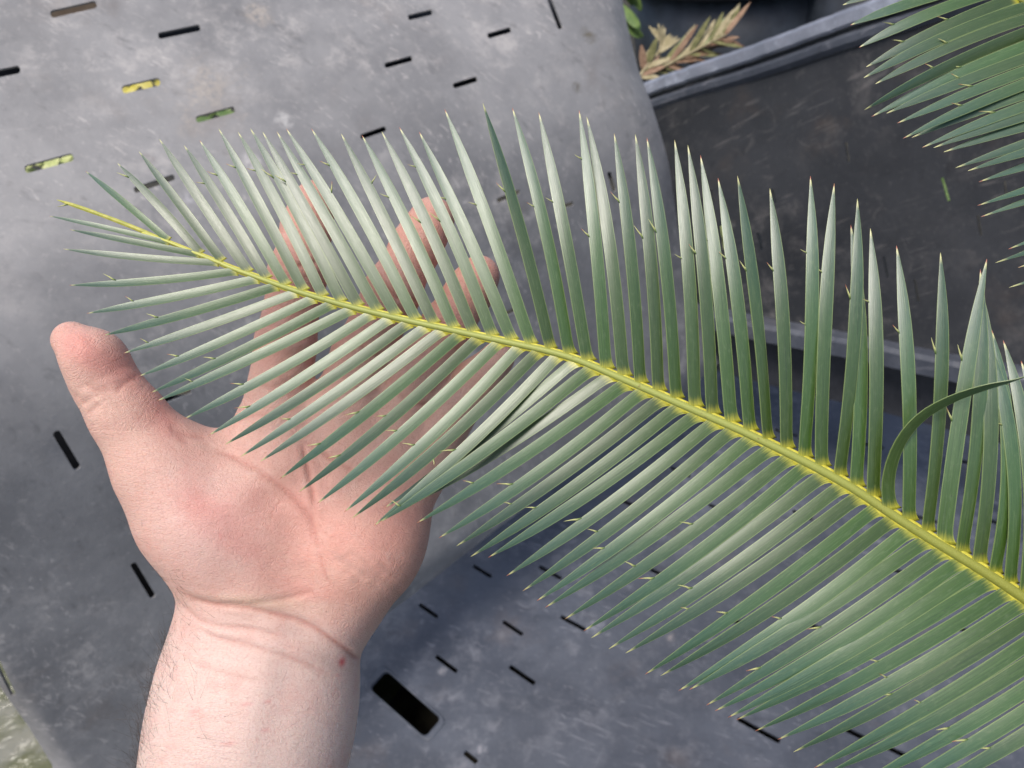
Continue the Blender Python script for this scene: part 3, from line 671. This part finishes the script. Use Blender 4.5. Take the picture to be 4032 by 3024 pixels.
mixc((0.52, 0.24, 0.18), 0.7 * np.clip((1560 - U[:, 1]) / 300, 0, 1) * (U[:, 0] > 880))     # fingers: own redness, plus the frond's shade darkened in
mixc((0.46, 0.16, 0.12), red * 0.65)
nz_ = 0.5 + 0.25 * np.sin(U[:, 0] * .09 + 2 * np.sin(U[:, 1] * .05)) + 0.25 * np.sin(U[:, 1] * .11 + 2 * np.sin(U[:, 0] * .06))
mixc((0.22, 0.15, 0.12), 0.45 * nz_ * (blob(1470, 2260, 110, 60, -20) + 0.7 * blob(1330, 2190, 60, 30, 0) + .5 * blob(1560, 2330, 60, 60)))   # garden dirt
mixc((0.56, 0.45, 0.30), 0.4 * blob(1000, 2370, 200, 26, 4))
mixc((0.60, 0.09, 0.10), 0.95 * blob(1346, 2606, 13, 19, 10))
for (x, y, rx, ry) in ((972, 2772, 24, 8), (1054, 2763, 13, 8), (1045, 2875, 20, 10), (905, 2928, 24, 9), (770, 2800, 20, 12), (1330, 2660, 9, 9), (868, 2110, 4, 12)): mixc((0.66, 0.20, 0.19), 0.42 * blob(x, y, rx, ry, -10))
base *= np.array([0.92, 0.915, 0.905])
hand_origin = W(camp(1050, 2450, .27))
fc = np.zeros(len(me.loops), np.int32); me.loops.foreach_get("vertex_index", fc); fc = fc.reshape(-1, 4)
hand = mesh_obj("hand", W(Vh), [], NT("x").m, origin=hand_origin)
bpy.data.objects.remove(hand)
hm = bpy.data.meshes.new("hand"); hm.vertices.add(n); hm.vertices.foreach_set("co", (W(Vh) - hand_origin).ravel())
hm.loops.add(len(fc) * 4); hm.loops.foreach_set("vertex_index", fc.ravel()); hm.polygons.add(len(fc))
hm.polygons.foreach_set("loop_start", np.arange(0, len(fc) * 4, 4)); hm.polygons.foreach_set("use_smooth", np.ones(len(fc), bool)); hm.update(calc_edges=True)
ca = hm.color_attributes.new("skin", 'FLOAT_COLOR', 'POINT'); ca.data.foreach_set("color", np.hstack([base, np.ones((n, 1))]).astype(np.float32).ravel())
ul_ = hm.uv_layers.new(name="UVMap"); ul_.data.foreach_set("uv", (U[fc.ravel()] / 1000).astype(np.float32).ravel())
ra = hm.attributes.new("palmar", 'FLOAT', 'POINT'); ra.data.foreach_set("value", np.clip(palm + (U[:, 1] < 1700), 0, 1).astype(np.float32))
bm = bmesh.new(); bm.from_mesh(hm); bmesh.ops.recalc_face_normals(bm, faces=bm.faces); bm.to_mesh(hm); bm.free(); bpy.data.meshes.remove(me)
t = NT("skin"); p = t.geo()
at_ = t.n("ShaderNodeAttribute", attribute_name="skin"); pa_ = t.n("ShaderNodeAttribute", attribute_name="palmar").outputs["Fac"]
col = at_.outputs["Color"]
bl = t.noise(p, 95, 5, 0.6); col = t.mix(t.math('MULTIPLY', t.ramp(bl, 0.45, 0.75), 0.30), col, (0.62, 0.27, 0.22))
col = t.mix(t.math('MULTIPLY', t.ramp(t.noise(t.mapping(p, loc=(2, 2, 2)), 130, 4), 0.52, 0.75), 0.22), col, (0.74, 0.56, 0.47))
col = t.mix(t.math('MULTIPLY', t.ramp(t.noise(p, 1100, 3), 0.5, 0.72), 0.26), col, (0.45, 0.17, 0.13))
uvs = t.uv()
warp = t.n("ShaderNodeTexNoise"); t.put(warp.inputs["Vector"], t.mapping(uvs, scale=(2.2, 2.2, 1))); warp.inputs["Detail"].default_value = 1
wu2 = t.mix(0.35, uvs, warp.outputs[1])
wv = t.n("ShaderNodeTexWave", wave_type='BANDS', bands_direction='DIAGONAL'); t.put(wv.inputs["Vector"], wu2)
wv.inputs["Scale"].default_value = 34; wv.inputs["Distortion"].default_value = 3.0; wv.inputs["Detail"].default_value = 2; wv.inputs["Detail Scale"].default_value = 1.5
vo = t.n("ShaderNodeTexVoronoi", feature='DISTANCE_TO_EDGE'); t.put(vo.inputs["Vector"], t.mapping(uvs, scale=(0.8, 1.6, 1), rot=(0, 0, 0.25))); vo.inputs["Scale"].default_value = 75
vl = t.ramp(vo.outputs["Distance"], 0.0, 0.10)
wr = t.noise(t.strips(uvs, (4, 40, 1), (0, 0, -0.2)), 1.0, 4, 0.6, 0.3)
inv = t.math('SUBTRACT', 1.0, pa_)
nb = t.bump(t.math('MULTIPLY', wv.outputs["Fac"], pa_), 0.00014, 0.45)
nb = t.bump(vl, 0.00018, 0.5, nb)
nb = t.bump(t.math('MULTIPLY', wr, inv), 0.0005, 0.55, nb)
nb = t.bump(t.noise(p, 330, 5, 0.65), 0.0005, 0.5, nb)
col = t.mix(t.math('MULTIPLY', t.math('SUBTRACT', 1.0, vl), 0.12), col, (0.50, 0.22, 0.17))
for rz, a_ in ((0.95, 0.13), (-0.65, 0.10), (0.35, 0.07)):      # fine crossing skin lines
    ln = t.ramp(t.noise(t.strips(uvs, (3.6, 48, 1), (0, 0, rz)), 1.0, 3, 0.5, 0.35), 0.60, 0.72)
    ln = t.math('MULTIPLY', ln, pa_); col = t.mix(t.math('MULTIPLY', ln, a_), col, (0.46, 0.18, 0.14)); nb = t.bump(t.math('SUBTRACT', 1.0, ln), 0.00012, 0.4, nb)
M_SKIN = t.set(color=col, rough=0.50, spec=0.38, normal=nb, sss=0.22)
t.b.inputs["Subsurface Radius"].default_value = (0.0030, 0.0011, 0.0006); t.b.inputs["Subsurface Scale"].default_value = 1.0
hm.materials.append(M_SKIN)
hand = bpy.data.objects.new("hand", hm); COL.objects.link(hand); hand.location = hand_origin.tolist(); hand["_w"] = hand_origin.tolist()
tag(hand, "bare open left hand, palm up with thumb spread, held behind the large frond", "hand")
# fine hair on the thumb side of the forearm
cu = bpy.data.curves.new("arm_hair", 'CURVE'); cu.dimensions = '3D'; cu.bevel_depth = 0.000032; cu.bevel_resolution = 0
cand = np.where((Nh[:, 2] > -0.75) & (U[:, 1] > 2060) & (U[:, 1] < 3080))[0]
def left_edge(y): return np.interp(y, [2060, 2145, 2227, 2309, 2379, 2480, 2582, 2702, 2816, 2923, 3080], [553, 614, 671, 699, 706, 696, 665, 633, 601, 563, 510])
off = U[cand, 0] - left_edge(U[cand, 1])
wgt = np.where(off < 60, 1.0, np.where(off < 330, 0.22 * np.clip(1 - off / 330, 0, 1) * (U[cand, 1] > 2430), 0)) * np.clip((U[cand, 1] - 2040) / 600, 0.12, 1) ** 1.4
pick = rng.choice(cand, 420, p=wgt / wgt.sum())
for v in pick:
    L = rng.uniform(.005, .012) * np.clip((U[v, 1] - 1900) / 800, .45, 1.1); nrm_ = Nh[v]
    dv = np.array([-0.55, 0.65, 0.15]) + rng.normal(0, .38, 3)
    if rng.random() < .3: dv = np.array([0.5, 0.55, 0.1]) + rng.normal(0, .5, 3)
    dv -= nrm_ * dv.dot(nrm_) * 0.8; dv /= np.linalg.norm(dv); c2 = rng.normal(0, .35, 3)
    sp = cu.splines.new('POLY'); sp.points.add(5)
    for k in range(6):
        q = k / 5; P_ = Vh[v] + dv * L * q + nrm_ * L * (0.35 * q - 0.22 * q * q) + c2 * L * q * q * 0.55
        sp.points[k].co = (*(W(P_) - hand_origin), 1); sp.points[k].radius = 1 - 0.75 * q
M_HAIR = NT("hair_mat").set(color=(0.055, 0.035, 0.022), rough=0.4, spec=0.4); cu.materials.append(M_HAIR)
ho = bpy.data.objects.new("arm_hair", cu); COL.objects.link(ho); ho.parent = hand; ho["kind"] = "stuff"

# ------------------------------------------------------------------ the large frond
RX = [(560, 916), (632, 939), (705, 970), (777, 999), (849, 1028), (922, 1060), (976, 1078), (1030, 1098), (1084, 1118), (1175, 1149), (1265, 1176), (1360, 1203), (1489, 1235), (1634, 1269),
      (1779, 1300), (1923, 1331), (2045, 1357), (2189, 1389), (2298, 1425), (2406, 1473), (2515, 1520), (2623, 1567), (2745, 1621), (2889, 1682), (3034, 1751), (3179, 1823), (3287, 1881),
      (3400, 1948), (3521, 2034), (3666, 2125), (3811, 2212), (3919, 2280), (4032, 2356), (4160, 2446), (4320, 2560), (4480, 2676)]
def rdep(x): return float(np.interp(x, [100, 600, 1500, 2500, 4032, 4600], [.231, .229, .224, .214, .200, .196]))
RW = lambda x: float(np.interp(x, [560, 800, 1000, 1400, 2200, 2900, 3400, 4032, 4500], [9, 14, 18, 22, 25, 31, 36, 43, 46]))
frond = thing("cycad_frond", "large spiny green cycad frond with yellow midrib spanning the picture", "frond", at(4480, 2676, .196))
rp = np.array(RX, float); rr = np.linspace(0, len(rp) - 1, 140); rx = np.interp(rr, range(len(rp)), rp[:, 0]); ry = np.interp(rr, range(len(rp)), rp[:, 1])
ker = np.ones(5) / 5; pad = lambda a: np.concatenate([[a[0] * 2 - a[k] for k in (2, 1)], a, [2 * a[-1] - a[-k] for k in (2, 3)]])
rx, ry = np.convolve(pad(rx), ker, 'valid'), np.convolve(pad(ry), ker, 'valid')
rP = np.array([camp(x, y, rdep(x)) for x, y in zip(rx, ry)])
tube("rachis", rP, [RW(x) / 2 / FPX * rdep(x) for x in rx], M_RACHIS, frond, 14)
_y = NT("ridge_mat"); M_RIDGE = _y.set(color=_y.mix(_y.ramp(_y.noise(_y.geo(), 700, 4), .4, .7), (0.50, 0.44, 0.045), (0.64, 0.58, 0.08)), rough=.5, spec=.4)
_t = np.gradient(rP, axis=0); _t /= np.linalg.norm(_t, axis=1)[:, None]; _s = np.cross(_t, [0, 0, 1.0])
for sg in (1, -1):
    tube("rachis_ridge", [rP[i] + _s[i] * sg * RW(rx[i]) * .50 / FPX * rdep(rx[i]) - np.array([0, 0, .0004]) for i in range(len(rx))], [RW(x) * .27 / FPX * rdep(x) for x in rx], M_RIDGE, frond, 10)

UB = {1: (665, 948), 2: (791, 1000), 3: (875, 1030), 4: (980, 1075), 5: (1052, 1100), 6: (1128, 1126), 7: (1197, 1148), 8: (1272, 1170), 9: (1345, 1192), 10: (1413, 1210), 11: (1489, 1229), 12: (1562, 1247),
      13: (1638, 1264), 14: (1710, 1279), 15: (1789, 1297), 16: (1865, 1313), 17: (1940, 1328), 18: (2016, 1344), 19: (2092, 1360), 20: (2168, 1378), 21: (2240, 1400), 22: (2312, 1426), 23: (2385, 1456),
      24: (2453, 1485), 25: (2520, 1514), 26: (2591, 1545), 27: (2661, 1574), 28: (2734, 1606), 29: (2803, 1636), 30: (2878, 1668), 31: (2951, 1702), 32: (3023, 1736), 33: (3095, 1771), 34: (3164, 1806),
      35: (3233, 1842), 36: (3302, 1880), 37: (3368, 1920), 38: (3435, 1963), 39: (3503, 2010), 40: (3576, 2056), 41: (3648, 2100), 42: (3713, 2141), 43: (3782, 2183), 44: (3850, 2225), 45: (3912, 2264),
      46: (3973, 2305), 47: (4035, 2346), 48: (4100, 2392)}
UT = {1: (337, 674), 2: (462, 642), 3: (547, 596), 4: (627, 547), 5: (725, 573), 6: (786, 552), 7: (861, 506), 8: (937, 519), 9: (986, 506), 10: (1034, 519), 11: (1090, 518), 12: (1127, 506),
      13: (1226, 506), 14: (1343, 526), 15: (1425, 532), 16: (1503, 518), 17: (1572, 500), 18: (1650, 518), 19: (1751, 430), 20: (1901, 406), 21: (2017, 424), 22: (2121, 441), 23: (2280, 434), 24: (2310, 459),
      25: (2418, 525), 26: (2501, 528), 27: (2547, 543), 28: (2656, 551), 29: (2708, 571), 30: (2758, 611), 31: (2827, 701), 32: (2904, 693), 33: (3031, 741), 34: (3191, 693), 35: (3285, 722), 36: (3376, 782),
      37: (3350, 886), 38: (3427, 899), 40: (3530, 967), 41: (3703, 994), 42: (3886, 1019), 43: (3860, 1060), 44: (3855, 1104), 45: (3905, 1300), 46: (3885, 1330), 47: (3950, 1340), 48: (4020, 1420)}
USP = {2: [(465, 674)], 5: [(785, 706)], 6: [(828, 666)], 7: [(903, 635)], 8: [(978, 658)], 9: [(1035, 660)], 10: [(1095, 680)], 11: [(1152, 668)], 12: [(1185, 633), (1304, 715)], 13: [(1268, 627)],
       14: [(1483, 687)], 15: [(1508, 755)], 16: [(1616, 842)], 17: [(1610, 644), (1683, 829)], 18: [(1733, 763)], 19: [(1849, 792)], 20: [(1957, 718)], 21: [(2073, 796)], 22: [(2156, 775)],
       23: [(2271, 606), (2288, 899)], 25: [(2403, 754)], 26: [(2495, 886)], 27: [(2562, 861)], 28: [(2656, 1000)], 29: [(2730, 959)], 30: [(2784, 915)], 31: [(2850, 987)], 32: [(2928, 1025)], 33: [(3029, 1032)],
       34: [(3172, 981), (3156, 1263)], 35: [(3246, 1051)], 36: [(3331, 1120)], 38: [(3422, 1174)], 40: [(3543, 1277)], 41: [(3681, 1329)], 42: [(3814, 1361), (3757, 1608)], 46: [(3930, 1660)]}
LB = {1: (668, 957), 2: (790, 1004), 3: (862, 1034), 4: (936, 1066), 5: (1019, 1096), 6: (1095, 1124), 7: (1171, 1150), 8: (1240, 1172), 9: (1314, 1193), 10: (1392, 1214), 11: (1468, 1233), 12: (1540, 1250),
      13: (1612, 1267), 14: (1681, 1282), 15: (1746, 1296), 16: (1815, 1311), 17: (1887, 1326), 18: (1968, 1343), 19: (2048, 1360), 20: (2124, 1378), 21: (2197, 1396), 22: (2265, 1418), 23: (2334, 1445),
      24: (2403, 1474), 25: (2468, 1503), 26: (2537, 1533), 27: (2609, 1564), 28: (2677, 1594), 29: (2748, 1625), 30: (2817, 1655), 31: (2889, 1685), 32: (2962, 1718), 33: (3041, 1757), 34: (3114, 1794),
      35: (3179, 1827), 36: (3247, 1863), 37: (3320, 1905), 38: (3388, 1946), 39: (3456, 1993), 40: (3521, 2037), 41: (3586, 2079), 42: (3652, 2120), 43: (3720, 2161), 44: (3789, 2202), 45: (3850, 2240),
      46: (3912, 2279), 47: (3977, 2322), 48: (4038, 2364), 49: (4100, 2406), 50: (4162, 2450), 51: (4225, 2495), 52: (4290, 2541), 53: (4355, 2588), 54: (4420, 2635)}
LT = {1: (193, 850), 2: (275, 904), 3: (249, 980), 4: (272, 1123), 5: (342, 1234), 6: (406, 1321), 7: (486, 1391), 8: (546, 1482), 9: (592, 1547), 10: (617, 1579), 11: (725, 1649), 12: (820, 1715),
      13: (885, 1751), 14: (946, 1799), 15: (1023, 1818), 16: (1101, 1886), 17: (1177, 1937), 18: (1247, 1984), 19: (1354, 2017), 20: (1385, 2041), 21: (1470, 2072), 22: (1512, 2001), 23: (1492, 2058),
      24: (1560, 2010), 25: (1642, 2059), 26: (1728, 2118), 27: (1797, 2150), 28: (1853, 2192), 29: (1923, 2195), 30: (1994, 2268), 31: (2058, 2327), 32: (2113, 2366), 33: (2147, 2392), 34: (2224, 2438),
      35: (2297, 2485), 36: (2328, 2512), 37: (2397, 2555), 38: (2463, 2572), 39: (2539, 2656), 40: (2601, 2661), 41: (2671, 2720), 42: (2714, 2716), 43: (2781, 2777), 44: (2814, 2800), 45: (2866, 2825),
      46: (2899, 2835), 47: (2973, 2879), 48: (3062, 2912), 49: (3124, 2961), 50: (3205, 3024), 51: (3258, 3042), 52: (3370, 3090), 53: (3450, 3140), 54: (3560, 3160)}
LSP = {4: [(405, 1077)], 5: [(494, 1172)], 6: [(577, 1242)], 7: [(551, 1332)], 8: [(658, 1396)], 9: [(803, 1416)], 10: [(728, 1491)], 11: [(907, 1511)], 12: [(925, 1614)], 14: [(1101, 1654)],
       16: [(1357, 1642), (1212, 1759)], 17: [(1474, 1640), (1282, 1807)], 18: [(1518, 1695)], 19: [(1582, 1745)], 20: [(1692, 1818)], 21: [(1730, 1777)], 23: [(1537, 1968)], 25: [(1822, 1892)], 26: [(1954, 1905)],
       27: [(1979, 1976)], 28: [(2068, 1998)], 30: [(2219, 2053)], 31: [(2312, 2083)], 32: [(2333, 2159)], 34: [(2458, 2210), (2676, 2055)], 35: [(2513, 2278)], 37: [(2667, 2303)], 38: [(2678, 2392)],
       39: [(2819, 2409)], 41: [(3037, 2428)], 43: [(3178, 2483), (2940, 2646)], 47: [(3433, 2615)], 48: [(3472, 2667)], 49: [(3471, 2754)], 50: [(3607, 2768)], 52: [(3686, 2875)], 53: [(3746, 2920)], 54: [(3873, 2976)]}

PROFILE_U = [0, .02, .05, .1, .2, .35, .5, .62, .72, .82, .90, .955, .985, 1]
PROFILE_W = [.80, .86, .93, .98, 1, 1, .98, .93, .85, .66, .42, .21, .09, .015]
US = np.concatenate([[0, .012, .025, .04, .06], np.linspace(.09, .90, 20), [.925, .95, .965, .98, .99, 1]])
def leaflet(parent, b, tp, width, side, d0, d1, arch, bend, twist, spines, mat, flare=1.0, poly=None, wscale=None, fold=0.055):
    b, tp = np.array(b, float), np.array(tp, float)
    if poly is not None:
        q = np.array(poly, float); k = np.linspace(0, 1, len(q)); 
        cx_, cy_, cd_ = [np.interp(US, k, q[:, i]) for i in range(3)]
        for _ in range(3):
            for a_ in (cx_, cy_, cd_): a_[1:-1] = (a_[:-2] + 2 * a_[1:-1] + a_[2:]) / 4
    else:
        t_ = (tp - b); L = np.linalg.norm(t_); s_ = np.array([-t_[1], t_[0]]) / L
        cx_ = b[0] + t_[0] * US + s_[0] * bend * 4 * US * (1 - US); cy_ = b[1] + t_[1] * US + s_[1] * bend * 4 * US * (1 - US)
        cd_ = d0 + (d1 - d0) * US ** 1.4 - arch * np.sin(np.pi * US ** 0.85)
    cl = np.stack([(cx_ - CX) / FPX * cd_, -(cy_ - CY) / FPX * cd_, -cd_], 1)
    wd = np.interp(US, PROFILE_U, PROFILE_W) * width / 2 / FPX * cd_
    if wscale is not None: wd = wd * np.interp(US, np.linspace(0, 1, len(wscale)), wscale)
    skew = side * flare * (1.0 if b[0] > 2200 else 0.55) * width / 2 / FPX * d0 * np.exp(-US / 0.022) + side * 1e-9
    tw = twist if np.ndim(twist) == 0 else np.interp(US, np.linspace(0, 1, len(twist)), twist)
    o, T, Nn, B = blade(cl, wd, (0, 0, 1), mat, "leaflet", parent, 6, fold, US, skew, tw=tw)
    P2 = np.stack([cx_, cy_], 1)
    for sp in spines:
        sp = np.array(sp, float); dd_ = np.linalg.norm(P2 - sp, axis=1); i = int(np.argmin(dd_))
        tdir = (P2[min(i + 1, len(P2) - 1)] - P2[max(i - 1, 0)]); tdir /= np.linalg.norm(tdir)
        root2 = sp - tdir * 36; i = int(np.argmin(np.linalg.norm(P2 - root2, axis=1)))
        Bp = B[i]; b2 = np.array([Bp[0], -Bp[1]]); sd = np.sign((sp - P2[i]).dot(b2)) or 1
        root = cl[i] + B[i] * sd * wd[i] * 0.93; tip3 = camp(sp[0], sp[1], cd_[i] - 0.0005)
        i2 = int(np.argmin(dd_)); need = wd[i2] + 25 / FPX * cd_[i2]; have = (tip3 - cl[i2]).dot(B[i2]) * sd
        if have < need: tip3 = tip3 + B[i2] * sd * (need - have)
        v_ = tip3 - root; L3 = np.linalg.norm(v_); Tn = T[i]
        pts = [root - v_ * 0.02 - Tn * L3 * .10, root + v_ * 0.18, root + v_ * 0.4 - Tn * L3 * 0.04, root + v_ * 0.7 - Tn * L3 * 0.03, tip3]
        r0 = min(0.00038, L3 * 0.11)
        tube("spine", pts, [r0 * .5, r0 * .85, r0 * .62, r0 * .36, r0 * .06], M_SPINE, o, 6, origin=W(cl[0]))
    return o
rj = random.Random(3)
def ufun(x, xs, ys): return float(np.interp(x, xs, ys))
for k in sorted(UT):
    b, tp = UB[k], UT[k]; x = b[0]; d0 = rdep(x) + 0.0002
    w = ufun(x, [665, 900, 1200, 1700, 2400, 3000, 4100], [28, 37, 43, 46, 50, 55, 58])
    j_ = rj.uniform(-.11, .11); tB = ufun(x, [1900, 2300, 3200, 4100], [0, .22, .20, .12]); tD = ufun(x, [1500, 2300, 3000, 4100], [0, -.12, -.22, -.28]); tw = [tB + j_, tB + j_, tB * .8 + tD * .2 + j_, tB * .3 + tD * .7 + j_, tD + j_, tD + j_]; bend = ufun(x, [700, 1500, 2000, 2900, 3600, 4100], [2, 6, 13, 18, 26, 40])
    d1 = d0 + ufun(x, [700, 1800, 2400, 3200, 4000], [.008, .011, .008, .004, .002]) + rj.uniform(-.002, .002)
    if rj.random() < .12: tw = [q + .22 for q in tw]
    arch = ufun(x, [700, 1800, 2400, 4000], [.001, .001, .003, .004])
    bend += rj.uniform(-5, 5)
    if k == 42: d1 -= .008; tw = -.35; bend = -10
    if k in (43, 44): bend = 35 if k == 43 else 50; d1 += .004
    if k in (45, 46, 47, 48): bend = 60; d1 += .008
    if k == 37: d1 += .006; bend = 30
    if k == 20: tw = 0.3
    if k == 35: bend = -10
    leaflet(frond, b, tp, w, +1, d0, d1, arch, bend, tw, USP.get(k, []), M_LEAF)
leaflet(frond, UB[39], (4090, 1470), 60, +1, .2, .19, 0, 0, [.1, .28, .5, .8, 1.1, 1.3], [(3986, 1503)], M_LEAF,
        poly=[(3503, 2010, .2045), (3492, 1890, .203), (3530, 1755, .2), (3613, 1645, .197), (3740, 1570, .194), (3898, 1519, .191), (3990, 1502, .189), (4120, 1450, .187)])
for k in sorted(LT):
    b, tp = LB[k], LT[k]; x = b[0]; d0 = rdep(x) + 0.0002
    w = ufun(x, [668, 870, 1000, 1400, 1900, 2600, 3300, 4100], [20, 28, 36, 42, 47, 50, 53, 56])
    j_ = rj.uniform(-.11, .11); tB = ufun(x, [700, 1500, 2000, 2600, 4100], [.05, .10, .12, .22, .34]); tw = [tB * .6 + j_, tB + j_, tB * .8 + j_, tB * .1 + j_, -.18 + j_]; bend = -ufun(x, [700, 1000, 1500, 2500, 4100], [0, 8, 12, 18, 22])
    d1 = d0 + ufun(x, [700, 1500, 2400, 4000], [-.002, -.005, -.004, -.001]) + rj.uniform(-.0015, .0015)
    arch = ufun(x, [700, 1800, 2600, 4000], [.001, .002, .003, .004])
    bend += rj.uniform(-5, 5)
    if k in (22, 24): d1 += .012; tw = .35; w *= .9
    leaflet(frond, b, tp, w, -1, d0, d1, arch, bend, tw, LSP.get(k, []), M_LEAF)
# yellow end leaflet
t_ = NT("yellow_leaflet_mat"); M_YEL = t_.set(color=t_.mix(t_.ramp(t_.noise(t_.geo(), 500, 4), .4, .7), (0.36, 0.36, 0.06), (0.50, 0.46, 0.10)), rough=.45, spec=.4)
leaflet(frond, (640, 944), (222, 786), 17, 1, rdep(600), rdep(600) + .001, 0, 6, 0, [(226, 806)], M_YEL, flare=0, wscale=[1, 1, 1, .9, 1.2, 2.2], fold=.5)

# ------------------------------------------------------------------ the second frond, upper right
T2 = [(3318, 20), (3348, 99), (3382, 187), (3410, 264), (3400, 307), (3446, 331), (3403, 433), (3432, 459), (3490, 446), (3533, 485), (3556, 545), (3589, 542), (3631, 581), (3675, 582), (3715, 599),
      (3762, 661), (3810, 673), (3855, 716), (3848, 810), (3862, 854), (3970, 981), (3919, 1035), (4008, 1054), (3973, 1132)]
SP2 = {2: [(3483, 103)], 3: [(3522, 172), (3696, 77)], 5: [(3700, 161)], 6: [(3642, 256)], 7: [(3736, 267)], 8: [(3758, 315)], 9: [(3782, 348)], 10: [(3752, 420)], 12: [(3870, 466)]}
B2 = []
for k in range(len(T2)):
    if k < 20: B2.append((3805 + 65 * k, -95 + 28 * k + (0.8 * max(0, k - 8) ** 2)))
    else: B2.append((3805 + 65 * k, -95 + 28 * k + (0.8 * (k - 8) ** 2) + 60))
frond2 = thing("cycad_frond", "partly visible green cycad frond reaching in from the upper right corner", "frond", at(5200, 700, .245))
r2 = [(3700, -140, .262)] + [(B2[k][0] - 4, B2[k][1] - 4, .26 - .0008 * k) for k in range(24)]
P2_ = np.array([camp(*q) for q in r2])
tube("rachis", P2_, [.0010 + .00006 * k for k in range(len(P2_))], M_RACHIS, frond2, 12)
for k, tp in enumerate(T2):
    b = B2[k]; d0 = .2598 - .0008 * k
    leaflet(frond2, b, tp, 47 if k < 18 else 44, -1, d0, d0 - .004 + rj.uniform(-.003, .003), .004, rj.uniform(10, 26), rj.uniform(-.12, .12) + .18 - (.6 if k == 6 else 0), SP2.get(k, []), M_LEAF2)

for o in bpy.data.objects:
    if "_w" in o: del o["_w"]
